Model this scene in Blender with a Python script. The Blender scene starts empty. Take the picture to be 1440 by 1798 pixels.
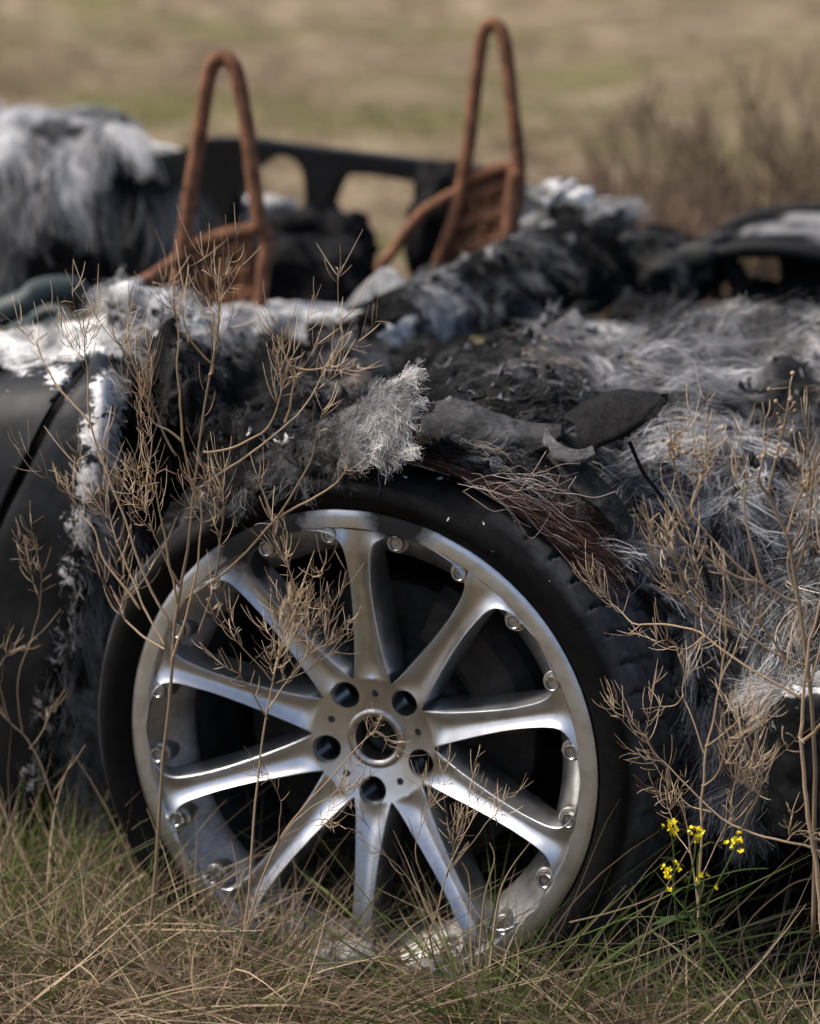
import bpy, bmesh, math, random
import numpy as np
from mathutils import Matrix, Vector, kdtree
rng = np.random.default_rng(7)
random.seed(7)
S = bpy.context.scene
COL = S.collection
R = math.radians

# ------------------------------------------------------------------ camera
CAM_H = 1.2555
PITCH = R(14.0)
FPX = 899.0 / math.tan(R(11.0))            # focal length in photo pixels
cd = bpy.data.cameras.new('camera')
cd.sensor_fit = 'VERTICAL'; cd.sensor_height = 30.0; cd.sensor_width = 24.0
cd.lens = 15.0 / math.tan(R(11.0))
cd.clip_start = 0.05; cd.clip_end = 900.0
cd.dof.use_dof = True; cd.dof.focus_distance = 2.71; cd.dof.aperture_fstop = 2.8
cam = bpy.data.objects.new('camera', cd); COL.objects.link(cam)
cam.location = (0, 0, CAM_H); cam.rotation_euler = (R(90) - PITCH, 0, 0)
S.camera = cam

# ------------------------------------------------------------------ world, sun, exposure
SUN_EL, SUN_AZ = R(54), R(-86)             # azimuth from +Y (camera forward) towards +X
w = bpy.data.worlds.new('World'); S.world = w; w.use_nodes = True
wn = w.node_tree; bg = wn.nodes['Background']
sky = wn.nodes.new('ShaderNodeTexSky'); sky.sky_type = 'NISHITA'; sky.sun_disc = False
sky.sun_elevation = SUN_EL; sky.sun_rotation = SUN_AZ
sky.air_density = 0.7; sky.dust_density = 4.0; sky.ozone_density = 0.6
wn.links.new(sky.outputs[0], bg.inputs[0]); bg.inputs[1].default_value = 0.14
sl = bpy.data.lights.new('sun', 'SUN'); sl.energy = 2.5; sl.angle = R(10); sl.color = (1.0, 0.93, 0.84)
so = bpy.data.objects.new('sun', sl); COL.objects.link(so)
sd = Vector((math.sin(SUN_AZ) * math.cos(SUN_EL), math.cos(SUN_AZ) * math.cos(SUN_EL), math.sin(SUN_EL)))
so.rotation_euler = sd.to_track_quat('Z', 'Y').to_euler(); so.location = sd * 30
S.view_settings.view_transform = 'Standard'; S.view_settings.look = 'None'
S.view_settings.exposure = 0.6; S.view_settings.gamma = 1.0
S.cycles.max_bounces = 6; S.cycles.use_denoising = True
S.cycles.caustics_reflective = False; S.cycles.caustics_refractive = False

# ------------------------------------------------------------------ frame of the car
CW = np.array([-0.0589, 2.7336, 0.30])     # middle of the rim's front edge
YW = R(20.95)
E1 = np.array([math.cos(YW), -math.sin(YW), 0.0])     # along the car, to the right
AX = np.array([math.sin(YW), math.cos(YW), 0.0])      # along the axle, into the car
UPW = np.array([0, 0, 1.0])
FWD = np.array([0, math.cos(PITCH), -math.sin(PITCH)])
CUP = np.array([0, math.sin(PITCH), math.cos(PITCH)])
RGT = np.array([1.0, 0, 0])
CP = np.array([0, 0, CAM_H])
def at(px, py, a):
    """point of the vertical plane lying a metres further into the car than the wheel's face"""
    px = np.asarray(px, float)[..., None]; py = np.asarray(py, float)[..., None]; a = np.asarray(a, float)[..., None]
    d = FWD + (px - 720) / FPX * RGT + (899 - py) / FPX * CUP
    t = (a - ((CP - CW) @ AX)) / (d @ AX)[..., None]
    return CP + t * d

# ------------------------------------------------------------------ numpy helpers
def _h(ix, iy, iz, seed):
    n = (ix.astype(np.int64) * 374761393 + iy.astype(np.int64) * 668265263 + iz.astype(np.int64) * 2147483647 + seed * 974634777) & 0xffffffff
    n = ((n ^ (n >> 13)) * 1274126177) & 0xffffffff
    n = ((n ^ (n >> 16)) * 2246822519) & 0xffffffff
    return ((n ^ (n >> 15)) & 0xffffff) / float(0xffffff)
def vnoise(P, sc, seed=0):
    P = np.asarray(P, float) * sc
    i = np.floor(P); f = P - i; f = f * f * (3 - 2 * f); i = i.astype(np.int64)
    r = 0
    for dx in (0, 1):
        for dy in (0, 1):
            for dz in (0, 1):
                wgt = (f[..., 0] if dx else 1 - f[..., 0]) * (f[..., 1] if dy else 1 - f[..., 1]) * (f[..., 2] if dz else 1 - f[..., 2])
                r = r + wgt * _h(i[..., 0] + dx, i[..., 1] + dy, i[..., 2] + dz, seed)
    return r
def fbm(P, sc, seed=0, o=4, ga=.5):
    r = 0; a = 1; s = 0
    for k in range(o):
        r = r + a * vnoise(P, sc * 2 ** k, seed + k * 17); s += a; a *= ga
    return r / s
def sstep(a, b, x):
    t = np.clip((x - a) / (b - a), 0, 1); return t * t * (3 - 2 * t)
def nrm(v): return v / (np.linalg.norm(v, axis=-1, keepdims=True) + 1e-12)
def catmull(C, n):
    """C [m,...] control values, n samples through them"""
    C = np.asarray(C, float); m = len(C)
    u = np.linspace(0, m - 1, n); i = np.minimum(u.astype(int), m - 2); t = (u - i)
    t = t.reshape((-1,) + (1,) * (C.ndim - 1))
    p0 = C[np.maximum(i - 1, 0)]; p1 = C[i]; p2 = C[i + 1]; p3 = C[np.minimum(i + 2, m - 1)]
    return .5 * (2 * p1 + (p2 - p0) * t + (2 * p0 - 5 * p1 + 4 * p2 - p3) * t * t + (3 * p1 - p0 - 3 * p2 + p3) * t ** 3)

# ------------------------------------------------------------------ objects
def mesh_np(V, faces, col=None, smooth=True):
    """faces: list of int arrays [n,k]"""
    me = bpy.data.meshes.new('m'); V = np.asarray(V, np.float32).reshape(-1, 3)
    me.vertices.add(len(V)); me.vertices.foreach_set('co', V.ravel())
    faces = [np.asarray(f, np.int32) for f in faces if len(f)]
    nl = sum(f.size for f in faces); nf = sum(len(f) for f in faces)
    me.loops.add(nl); me.polygons.add(nf)
    me.loops.foreach_set('vertex_index', np.concatenate([f.ravel() for f in faces]))
    tot = np.concatenate([np.full(len(f), f.shape[1], np.int32) for f in faces])
    st = np.concatenate([[0], np.cumsum(tot)[:-1]]).astype(np.int32)
    me.polygons.foreach_set('loop_start', st)
    me.polygons.foreach_set('use_smooth', np.full(nf, smooth, bool))
    me.update(calc_edges=True); me.validate()
    if col is not None:
        col = np.asarray(col, np.float32).reshape(-1, col.shape[-1])
        if col.shape[1] == 3: col = np.c_[col, np.ones(len(col), np.float32)]
        ca = me.color_attributes.new('Col', 'FLOAT_COLOR', 'POINT'); ca.data.foreach_set('color', col.astype(np.float32).ravel())
    return me
def link(name, me, mat=None, parent=None, kind=None, label=None, local=False):
    me.name = name
    o = bpy.data.objects.new(name, me); COL.objects.link(o)
    if mat is not None:
        me.materials.clear(); me.materials.append(mat)
    if parent is not None:
        o.parent = parent
        if not local: o.matrix_parent_inverse = WORLD[parent.name].inverted()
    WORLD[o.name] = WORLD[parent.name] if (parent is not None and local) else Matrix.Identity(4)
    if kind: o['kind'] = kind
    if label: o['label'] = label
    return o
WORLD = {}
def empty(name, loc, parent=None, M=None):
    o = bpy.data.objects.new(name, None); COL.objects.link(o); o.empty_display_size = .1
    M = M if M is not None else Matrix.Translation(Vector(loc))
    if parent is not None:
        o.parent = parent; o.matrix_parent_inverse = WORLD[parent.name].inverted()
    o.matrix_basis = M
    WORLD[o.name] = M
    return o
def tag(o, label, cat, group=None):
    o['label'] = label; o['category'] = cat
    if group: o['group'] = group
    return o
def tubes(P, rad, sides=5, col=None, seed=0):
    """P [N,K,3] strands, rad [N,K] -> V, faces, colour; sides=2 gives ribbons"""
    P = np.asarray(P, float); N, K, _ = P.shape
    rad = np.broadcast_to(np.asarray(rad, float), (N, K))
    T = np.empty_like(P); T[:, 1:-1] = P[:, 2:] - P[:, :-2]; T[:, 0] = P[:, 1] - P[:, 0]; T[:, -1] = P[:, -1] - P[:, -2]; T = nrm(T)
    g = np.random.default_rng(seed); ref = nrm(g.normal(size=(N, 1, 3)))
    s = nrm(np.cross(T, ref)); u = np.cross(s, T)
    V = np.empty((N, K, sides, 3))
    for k in range(sides):
        an = 2 * math.pi * k / sides
        V[:, :, k] = P + rad[..., None] * (math.cos(an) * s + math.sin(an) * u)
    idx = np.arange(N * K * sides).reshape(N, K, sides)
    F = []
    if sides == 2:
        F.append(np.stack([idx[:, :-1, 0], idx[:, :-1, 1], idx[:, 1:, 1], idx[:, 1:, 0]], -1).reshape(-1, 4))
    else:
        for k in range(sides):
            k2 = (k + 1) % sides
            F.append(np.stack([idx[:, :-1, k], idx[:, :-1, k2], idx[:, 1:, k2], idx[:, 1:, k]], -1).reshape(-1, 4))
        F.append(idx[:, 0, ::-1].reshape(-1, sides)); F.append(idx[:, -1].reshape(-1, sides))
    c = None
    if col is not None:
        col = np.asarray(col, float)
        if col.ndim == 2: col = np.repeat(col[:, None], K, 1)
        c = np.repeat(col[:, :, None], sides, 2).reshape(-1, col.shape[-1])
    return V.reshape(-1, 3), F, c
def join(parts):
    Vs, Fs, Cs = [], [], []; off = 0
    for V, F, c in parts:
        Vs.append(V); Fs += [f + off for f in F]; off += len(V)
        if c is not None: Cs.append(c)
    d = {}
    for f in Fs: d.setdefault(f.shape[1], []).append(f)
    return np.concatenate(Vs), [np.concatenate(v) for v in d.values()], (np.concatenate(Cs) if Cs else None)
def path(pts, n=24):
    return catmull(np.asarray(pts, float), n)
def tube_path(pts, r, n=32, sides=12, wob=0):
    P = path(pts, n)[None]
    if wob: P = P + wob * (np.stack([fbm(P, 14, s, 2) for s in (3, 5, 8)], -1) - .5)
    return tubes(P, np.full((1, n), r), sides, seed=1)

# ------------------------------------------------------------------ materials
def mat(name):
    m = bpy.data.materials.new(name); m.use_nodes = True
    return m, m.node_tree.nodes, m.node_tree.links, m.node_tree.nodes['Principled BSDF']
def ramp(ns, ls, src, stops):
    r = ns.new('ShaderNodeValToRGB'); e = r.color_ramp.elements
    while len(e) < len(stops): e.new(.5)
    for x, (p, c) in zip(e, stops): x.position = p; x.color = (*c, 1)
    ls.new(src, r.inputs[0]); return r.outputs[0]
def noise(ns, ls, sc, det=6, rough=.6, coord='Object', dist=0):
    tc = ns.new('ShaderNodeTexCoord'); n = ns.new('ShaderNodeTexNoise')
    n.inputs['Scale'].default_value = sc; n.inputs['Detail'].default_value = det; n.inputs['Roughness'].default_value = rough
    n.inputs['Distortion'].default_value = dist
    ls.new(tc.outputs[coord], n.inputs['Vector']); return n.outputs[0]
def mix(ns, ls, f, a, b, mode='MIX'):
    m = ns.new('ShaderNodeMix'); m.data_type = 'RGBA'; m.blend_type = mode
    for i, v in ((0, f), (6, a), (7, b)):
        if isinstance(v, (int, float)): m.inputs[i].default_value = v
        elif isinstance(v, tuple): m.inputs[i].default_value = (*v, 1)
        else: ls.new(v, m.inputs[i])
    return m.outputs[2]
def bump(ns, ls, b, src, st=.3, d=.002):
    bp = ns.new('ShaderNodeBump'); bp.inputs['Strength'].default_value = st; bp.inputs['Distance'].default_value = d
    ls.new(src, bp.inputs['Height']); ls.new(bp.outputs[0], b.inputs['Normal'])
def attr(ns):
    a = ns.new('ShaderNodeAttribute'); a.attribute_name = 'Col'; return a
def m_attr(name, rough=.8, spec=.3, transl=0.0):
    m, ns, ls, b = mat(name)
    ls.new(attr(ns).outputs[0], b.inputs['Base Color']); b.inputs['Roughness'].default_value = rough
    b.inputs['Specular IOR Level'].default_value = spec
    if transl:
        out = ns['Material Output']; t = ns.new('ShaderNodeBsdfTranslucent'); ls.new(attr(ns).outputs[0], t.inputs[0])
        mx = ns.new('ShaderNodeMixShader'); mx.inputs[0].default_value = transl
        ls.new(b.outputs[0], mx.inputs[1]); ls.new(t.outputs[0], mx.inputs[2]); ls.new(mx.outputs[0], out.inputs[0])
    return m
M = {}
M['plant'] = m_attr('dry_plant', .75, .25, .3)
M['fibre'] = m_attr('charred_fibre', .7, .35, .15)
m, ns, ls, b = mat('charred_cloth')                       # burnt woven mat: colour from the sheet, fine grain from noise
n1 = noise(ns, ls, 110, 9, .78, dist=1.2); n2 = noise(ns, ls, 420, 4, .7)
c = mix(ns, ls, 1.0, attr(ns).outputs[0], ramp(ns, ls, n1, [(.3, (.18,) * 3), (.65, (1.9,) * 3)]), 'MULTIPLY')
ls.new(c, b.inputs['Base Color']); b.inputs['Roughness'].default_value = .9; b.inputs['Specular IOR Level'].default_value = .1
bump(ns, ls, b, n1, .9, .006); M['cloth'] = m
m, ns, ls, b = mat('scorched_paint')                      # dark satin body panel with flaked ash (alpha of the sheet colour)
at_ = attr(ns); n1 = noise(ns, ls, 95, 10, .78, dist=.5)
mt = ns.new('ShaderNodeMath'); mt.operation = 'ADD'; ls.new(n1, mt.inputs[0]); ls.new(at_.outputs['Alpha'], mt.inputs[1])
msk = ramp(ns, ls, mt.outputs[0], [(.82, (0, 0, 0)), (.87, (1, 1, 1))])
n3 = noise(ns, ls, 9, 6, .6)
pc = mix(ns, ls, ramp(ns, ls, n3, [(.3, (0, 0, 0)), (.75, (1, 1, 1))]), (.003, .0035, .004), (.013, .0155, .018))
ls.new(mix(ns, ls, msk, pc, ramp(ns, ls, noise(ns, ls, 160, 4), [(.3, (.35, .34, .33)), (.6, (.85, .83, .8))])), b.inputs['Base Color'])
ls.new(ramp(ns, ls, n3, [(.2, (.38,) * 3), (.8, (.65,) * 3)]), b.inputs['Roughness']); b.inputs['Specular IOR Level'].default_value = .18
bump(ns, ls, b, msk, .6, .003); M['paint'] = m
m, ns, ls, b = mat('forged_alloy')                        # brushed alloy, soot and heat tint
n1 = noise(ns, ls, 26, 8, .65); n2 = noise(ns, ls, 500, 3); n3 = noise(ns, ls, 14, 7, .7)
base = ramp(ns, ls, n1, [(.25, (.41, .425, .44)), (.55, (.63, .655, .68)), (.8, (.55, .56, .57))])
tc = ns.new('ShaderNodeTexCoord'); sp = ns.new('ShaderNodeSeparateXYZ'); ls.new(tc.outputs['Object'], sp.inputs[0])
# soot over the rim's upper left, and a patch just right of the top spoke
def blob(x, y, r0, r1):
    v = ns.new('ShaderNodeVectorMath'); v.operation = 'DISTANCE'; ls.new(tc.outputs['Object'], v.inputs[0]); v.inputs[1].default_value = (x, y, 0)
    mr = ns.new('ShaderNodeMapRange'); mr.inputs['From Min'].default_value = r0; mr.inputs['From Max'].default_value = r1
    mr.inputs['To Min'].default_value = 1; mr.inputs['To Max'].default_value = 0; ls.new(v.outputs['Value'], mr.inputs['Value']); return mr.outputs[0]
acc = None
for bl in ((-.115, .245, .0, .115), (.05, .270, .0, .062)):
    o_ = blob(*bl)
    if acc is None: acc = o_
    else:
        mm = ns.new('ShaderNodeMath'); mm.operation = 'MAXIMUM'; ls.new(acc, mm.inputs[0]); ls.new(o_, mm.inputs[1]); acc = mm.outputs[0]
ad = ns.new('ShaderNodeMath'); ad.operation = 'MULTIPLY_ADD'; ls.new(n3, ad.inputs[0]); ad.inputs[1].default_value = .9; ls.new(acc, ad.inputs[2])
sm = ramp(ns, ls, ad.outputs[0], [(.66, (0, 0, 0)), (.84, (.45, .45, .45)), (1.0, (1, 1, 1))])
ls.new(mix(ns, ls, sm, base, (.008, .008, .008)), b.inputs['Base Color'])
inv = ns.new('ShaderNodeMath'); inv.operation = 'SUBTRACT'; inv.inputs[0].default_value = 1; ls.new(sm, inv.inputs[1])
mm2 = ns.new('ShaderNodeMath'); mm2.operation = 'MULTIPLY'; mm2.inputs[1].default_value = 1.0; ls.new(inv.outputs[0], mm2.inputs[0]); ls.new(mm2.outputs[0], b.inputs['Metallic'])
ls.new(mix(ns, ls, sm, ramp(ns, ls, n1, [(.3, (.33,) * 3), (.7, (.42,) * 3)]), (.7, .7, .7)), b.inputs['Roughness'])
bump(ns, ls, b, n2, .12, .0006); M['alloy'] = m
m_dirty = None
def m_plain(name, c0, c1, sc, rough=.6, metal=0, bs=.3, bd=.002, spec=.4, sc2=None):
    m, ns, ls, b = mat(name); n = noise(ns, ls, sc, 8, .65)
    ls.new(ramp(ns, ls, n, [(.3, c0), (.7, c1)]), b.inputs['Base Color'])
    b.inputs['Roughness'].default_value = rough; b.inputs['Metallic'].default_value = metal; b.inputs['Specular IOR Level'].default_value = spec
    bump(ns, ls, b, noise(ns, ls, sc2 or sc * 4, 6, .6), bs, bd); M[name] = m; return m
m_plain('dirty_alloy', (.10, .095, .085), (.42, .41, .40), 22, .42, .85, .25, .002, .4, 120)
m_plain('bolt_steel', (.35, .34, .32), (.6, .59, .57), 200, .3, 1, .1, .0005)
m_plain('dark_steel', (.015, .014, .013), (.05, .047, .043), 40, .65, .4)
m_plain('rust', (.065, .032, .020), (.31, .148, .082), 38, .9, 0, .8, .003, .15, 160)
m_plain('black_char', (.003, .003, .003), (.014, .014, .015), 30, .75, 0, .8, .006, .1)
m_plain('black_beam', (.003, .0035, .004), (.010, .011, .012), 12, .6, 0, .4, .004, .15)
m_plain('soot', (.004, .004, .004), (.012, .011, .01), 20, .95, 0, .6, .006, .1)
m_plain('ash', (.25, .25, .25), (.75, .73, .69), 30, .9, 0, .9, .008, .2)
m, ns, ls, b = mat('burnt_rubber')
at_ = attr(ns); n1 = noise(ns, ls, 55, 6, .6); n4 = noise(ns, ls, 70, 3, .5)
mt = ns.new('ShaderNodeMath'); mt.operation = 'MULTIPLY_ADD'; ls.new(at_.outputs['Alpha'], mt.inputs[0]); mt.inputs[1].default_value = .22; ls.new(n4, mt.inputs[2])
msk = ramp(ns, ls, mt.outputs[0], [(.925, (0, 0, 0)), (.94, (1, 1, 1))])
ls.new(mix(ns, ls, msk, mix(ns, ls, 1.0, at_.outputs[0], ramp(ns, ls, n1, [(.3, (.6, .6, .6)), (.75, (1.5, 1.5, 1.5))]), 'MULTIPLY'), (.7, .69, .66)), b.inputs['Base Color'])
b.inputs['Roughness'].default_value = .6; b.inputs['Specular IOR Level'].default_value = .1
bump(ns, ls, b, noise(ns, ls, 260, 6, .65), .35, .0015); M['rubber'] = m
m, ns, ls, b = mat('dry_field')
n1 = noise(ns, ls, .55, 5, .6); n2 = noise(ns, ls, 3.0, 9, .78); n3 = noise(ns, ls, 25, 6, .7)
tan = ramp(ns, ls, n2, [(.40, (.07, .05, .03)), (.5, (.22, .162, .102)), (.60, (.40, .32, .21))])
grn = ramp(ns, ls, n2, [(.3, (.10, .10, .03)), (.7, (.22, .20, .085))])
cf = mix(ns, ls, ramp(ns, ls, n1, [(.50, (0, 0, 0)), (.58, (.9, .9, .9))]), tan, grn)
ls.new(mix(ns, ls, 1.0, cf, ramp(ns, ls, n3, [(.3, (.55,) * 3), (.7, (1.2,) * 3)]), 'MULTIPLY'), b.inputs['Base Color'])
b.inputs['Roughness'].default_value = .95; b.inputs['Specular IOR Level'].default_value = .1
bump(ns, ls, b, n3, .8, .03); M['field'] = m
m_plain('burnt_soil', (.008, .007, .006), (.05, .042, .033), 25, .95, 0, .9, .02, .1)
m_plain('petal', (.75, .60, .01), (.85, .72, .02), 300, .6, 0, .1, .0005)

# ------------------------------------------------------------------ ground
def ground_z(x, y):
    P = np.stack([x, y, 0 * x], -1)
    z = .5 * (fbm(P, .35, 3, 3) - .5) * sstep(5.5, 14, y) + .03 * (fbm(P, 2.5, 9, 3) - .5)
    return z + .012 * np.maximum(y - 8, 0)
gy = np.concatenate([np.linspace(-3, 8, 90), np.geomspace(8.2, 400, 70)])
gx = np.concatenate([-np.geomspace(250, 4.1, 30), np.linspace(-4, 4, 80), np.geomspace(4.1, 250, 30)])
X, Y = np.meshgrid(gx, gy); Z = ground_z(X, Y)
idx = np.arange(X.size).reshape(X.shape)
link('field', mesh_np(np.stack([X, Y, Z], -1), [np.stack([idx[:-1, :-1], idx[:-1, 1:], idx[1:, 1:], idx[1:, :-1]], -1).reshape(-1, 4)]), M['field'], kind='structure')
# scorched earth under the wreck
ny, nx = 40, 60
uu, vv = np.meshgrid(np.linspace(-1.6, 1.7, nx), np.linspace(-.12, 2.1, ny))
P = CW + uu[..., None] * E1 + vv[..., None] * AX
P[..., 2] = ground_z(P[..., 0], P[..., 1]) + .006
idx = np.arange(nx * ny).reshape(ny, nx)
link('burnt_soil', mesh_np(P, [np.stack([idx[:-1, :-1], idx[:-1, 1:], idx[1:, 1:], idx[1:, :-1]], -1).reshape(-1, 4)]), M['burnt_soil'], kind='structure')

# ------------------------------------------------------------------ the wreck
car = tag(empty('burnt_car', CW + .9 * AX - np.array([0, 0, .3])), 'burnt-out collapsed car wreck covered in grey ash and frayed fibres', 'car')

# ---- wheel: local x along the car, y up, z out towards the viewer
WM = Matrix((( E1[0], 0, -AX[0], CW[0]), (E1[1], 0, -AX[1], CW[1]), (0, 1, 0, CW[2]), (0, 0, 0, 1)))
wheel = empty('wheel', None, car, WM)
wheel.matrix_parent_inverse = WORLD['burnt_car'].inverted()
SP0 = R(-91.5)
def spider_mesh():
    rows = [.0345, .038, .045, .055, .064, .070, .0725, .075, .079, .085, .092, .10, .11, .12, .13, .14, .15, .16, .17, .18, .19, .20, .209, .217, .224, .230, .2355, .240, .2435, .2465, .249, .2512, .2530, .2545, .256, .258, .262, .268, .2735, .275]
    wr = [.0725, .075, .079, .085, .092, .10, .115, .13, .15, .17, .19, .208, .222, .232, .239, .2445, .2495, .2535, .256]
    ww = [.0725 * R(18), .0218, .0210, .0198, .0187, .0176, .0160, .0146, .0132, .0122, .0120, .0130, .0143, .0166, .0200, .0258, .035, .050, .256 * R(18)]
    fr = [.0345, .045, .065, .085, .11, .14, .17, .20, .225, .245, .258, .275]
    fz = [.058, .0555, .051, .0445, .036, .0275, .0195, .0115, .0055, .002, .0005, .0]
    J = np.array([-1, -.975, -.94, -.90, -.82, -.66, -.44, -.22, 0, .22, .44, .66, .82, .90, .94, .975, 1])
    V = []; F = []; bmv = {}
    bm = bmesh.new()
    def vert(key, co):
        if key not in bmv: bmv[key] = bm.verts.new(co)
        return bmv[key]
    nr = len(rows)
    def merged(r): return r <= .0726 or r >= .2559
    def key(side, k, i, j):
        r = rows[i]
        if merged(r) and j == len(J) - 1: return (side, (k + 1) % 10, i, 0)
        return (side, k, i, j)
    def pos(side, k, i, j):
        r = rows[i]; d = np.interp(r, fr, fz); t = J[j]
        a = R(18) if merged(r) else np.interp(r, wr, ww) / r
        open_ = 0 if merged(r) else min(1, (R(18) - a) / R(6))
        if side == 'f':
            e = max(0, (abs(t) - .93) / .07)
            z = -d - open_ * (.0085 * (1 - abs(t / .93) ** 1.7 if abs(t) < .93 else 0)) - open_ * .0011 * e ** 2
            if r > .270: z -= .0025 * ((r - .270) / .005) ** 2
            ang = SP0 + R(1.6) + R(36) * k + t * a
        else:
            thick = np.interp(r, [.03, .075, .12, .2, .24, .275], [.034, .042, .048, .044, .028, .012])
            z = -d - thick
            a2 = R(18) if merged(r) else max(a, min(R(17.6), a + np.interp(r, [.073, .10, .15, .20, .24], [.004, .006, .006, .005, .004]) / r))
            ang = SP0 + R(1.6) + R(36) * k + t * a2
        return (r * math.cos(ang), r * math.sin(ang), z)
    for k in range(10):
        for i in range(nr):
            for j in range(len(J)):
                for s in 'fb': vert(key(s, k, i, j), pos(s, k, i, j))
    def q(*ks):
        vs = [bmv[x] for x in ks]
        u = []
        for v in vs:
            if v not in u: u.append(v)
        if len(u) > 2:
            try: bm.faces.new(u)
            except ValueError: pass
    for k in range(10):
        for i in range(nr - 1):
            for j in range(len(J) - 1):
                q(key('f', k, i, j), key('f', k, i + 1, j), key('f', k, i + 1, j + 1), key('f', k, i, j + 1))
                q(key('b', k, i, j), key('b', k, i, j + 1), key('b', k, i + 1, j + 1), key('b', k, i + 1, j))
            if not (merged(rows[i]) and merged(rows[i + 1])):
                for j, sw in ((0, 0), (len(J) - 1, 1)):
                    a4 = [key('f', k, i, j), key('b', k, i, j), key('b', k, i + 1, j), key('f', k, i + 1, j)]
                    q(*(a4 if not sw else a4[::-1]))
        for j in range(len(J) - 1):
            q(key('f', k, 0, j), key('f', k, 0, j + 1), key('b', k, 0, j + 1), key('b', k, 0, j))
            q(key('f', k, nr - 1, j), key('b', k, nr - 1, j), key('b', k, nr - 1, j + 1), key('f', k, nr - 1, j + 1))
    bmesh.ops.recalc_face_normals(bm, faces=bm.faces)
    me = bpy.data.meshes.new('spider'); bm.to_mesh(me); bm.free()
    return me
def cyl_bm(bm, x, y, z0, z1, r0, r1, n=32):
    a = [bm.verts.new((x + r0 * math.cos(2 * math.pi * i / n), y + r0 * math.sin(2 * math.pi * i / n), z0)) for i in range(n)]
    c = [bm.verts.new((x + r1 * math.cos(2 * math.pi * i / n), y + r1 * math.sin(2 * math.pi * i / n), z1)) for i in range(n)]
    for i in range(n): bm.faces.new((a[i], a[(i + 1) % n], c[(i + 1) % n], c[i]))
    bm.faces.new(a[::-1]); bm.faces.new(c)
def cut(me, cutter_fn):
    tmp = bpy.data.objects.new('tmp', me); COL.objects.link(tmp)
    bm = bmesh.new(); cutter_fn(bm); cm = bpy.data.meshes.new('cut'); bm.to_mesh(cm); bm.free()
    co = bpy.data.objects.new('cut', cm); COL.objects.link(co)
    md = tmp.modifiers.new('b', 'BOOLEAN'); md.operation = 'DIFFERENCE'; md.object = co; md.solver = 'EXACT'
    dg = bpy.context.evaluated_depsgraph_get(); dg.update()
    out = bpy.data.meshes.new_from_object(tmp.evaluated_get(dg))
    bpy.data.objects.remove(tmp); bpy.data.objects.remove(co)
    return out
def holes(bm):
    for k in range(5):
        a = SP0 + R(72) * k; x, y = .0586 * math.cos(a), .0586 * math.sin(a)
        cyl_bm(bm, x, y, -.12, -.0535, .0152, .0152)
        a2 = a + R(36); x, y = .0545 * math.cos(a2), .0545 * math.sin(a2)
        cyl_bm(bm, x, y, -.075, -.02, .0042, .0042, 16)
def holes2(bm):
    for k in range(5):
        a = SP0 + R(72) * k; x, y = .0586 * math.cos(a), .0586 * math.sin(a)
        cyl_bm(bm, x, y, -.0545, -.044, .0154, .0188)
sm_ = cut(spider_mesh(), holes); sm_ = cut(sm_, holes2)
for p_ in sm_.polygons: p_.use_smooth = True
try: sm_.set_sharp_from_angle(angle=R(38))
except Exception: pass
link('spokes', sm_, M['alloy'], wheel, local=True)
def lathe(prof, n=128, closed=False, jit=None):
    """prof: list of (r, depth)"""
    pr = np.asarray(prof, float); th = np.linspace(0, 2 * math.pi, n, endpoint=False)
    V = np.stack([pr[None, :, 0] * np.cos(th)[:, None], pr[None, :, 0] * np.sin(th)[:, None], np.broadcast_to(-pr[None, :, 1], (n, len(pr)))], -1)
    if jit is not None: V = jit(V, th, pr)
    k = len(pr); idx = np.arange(n * k).reshape(n, k); nx_ = np.roll(idx, -1, 0)
    F = np.stack([idx[:, :-1], nx_[:, :-1], nx_[:, 1:], idx[:, 1:]], -1).reshape(-1, 4)
    if closed: F = np.r_[F, np.stack([idx[:, -1], nx_[:, -1], nx_[:, 0], idx[:, 0]], -1)]
    return V.reshape(-1, 3), [F], None
# sloping bolt ring, barrel and inner lip
V, F, _ = lathe([(.2712, .004), (.2680, .002), (.2610, .0022), (.2555, .0042), (.241, .0225), (.228, .041), (.2205, .052), (.2200, .056), (.2225, .060), (.236, .075), (.240, .10), (.242, .20), (.262, .262), (.268, .262), (.268, .258), (.248, .20), (.246, .10), (.262, .03), (.2712, .012)], 160, True)
link('rim', mesh_np(V, F), M['dirty_alloy'], wheel, local=True)
V, F, _ = lathe([(.0345, .064), (.0345, .0575), (.0335, .056), (.0295, .0555), (.0262, .057), (.0250, .059), (.0245, .085)], 64)
link('centre_ring', mesh_np(V, F), M['bolt_steel'], wheel, local=True)
V, F, _ = lathe([(.0001, .088), (.012, .087), (.0125, .083), (.021, .082), (.026, .090), (.026, .12)], 48)
link('hub', mesh_np(V, F), M['dark_steel'], wheel, local=True)
# bosses of the bolts (part of the ring) and the bolts
V, F, _ = lathe([(.0001, .0098), (.0105, .0098), (.0120, .0105), (.0128, .015), (.0140, .048)], 28)
boss_me = mesh_np(V, F)
V, F, _ = lathe([(.0001, .0042), (.0022, .0042), (.0030, .0035), (.0032, .0008), (.0046, .0008), (.0048, .0030), (.0062, .0030), (.0064, -.0012), (.0072, -.0022), (.0084, -.0020), (.0090, -.0008), (.0092, .0062)], 32)
bolt_me = mesh_np(V, F)
def sharp(me, a=35):
    try: me.set_sharp_from_angle(angle=R(a))
    except Exception: pass
sharp(bolt_me)
for k in range(20):
    an = SP0 + R(36) * (k // 2) + (R(9) if k % 2 else R(-9)); x, y = .2462 * math.cos(an), .2462 * math.sin(an)
    o = link('bolt_boss', boss_me, M['dirty_alloy'], wheel, local=True); o.location = (x, y, 0)
    o = link('bolt', bolt_me, M['bolt_steel'], wheel, local=True); o.location = (x, y, -.004); o.rotation_euler = (0, 0, random.random() * 6)
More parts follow.
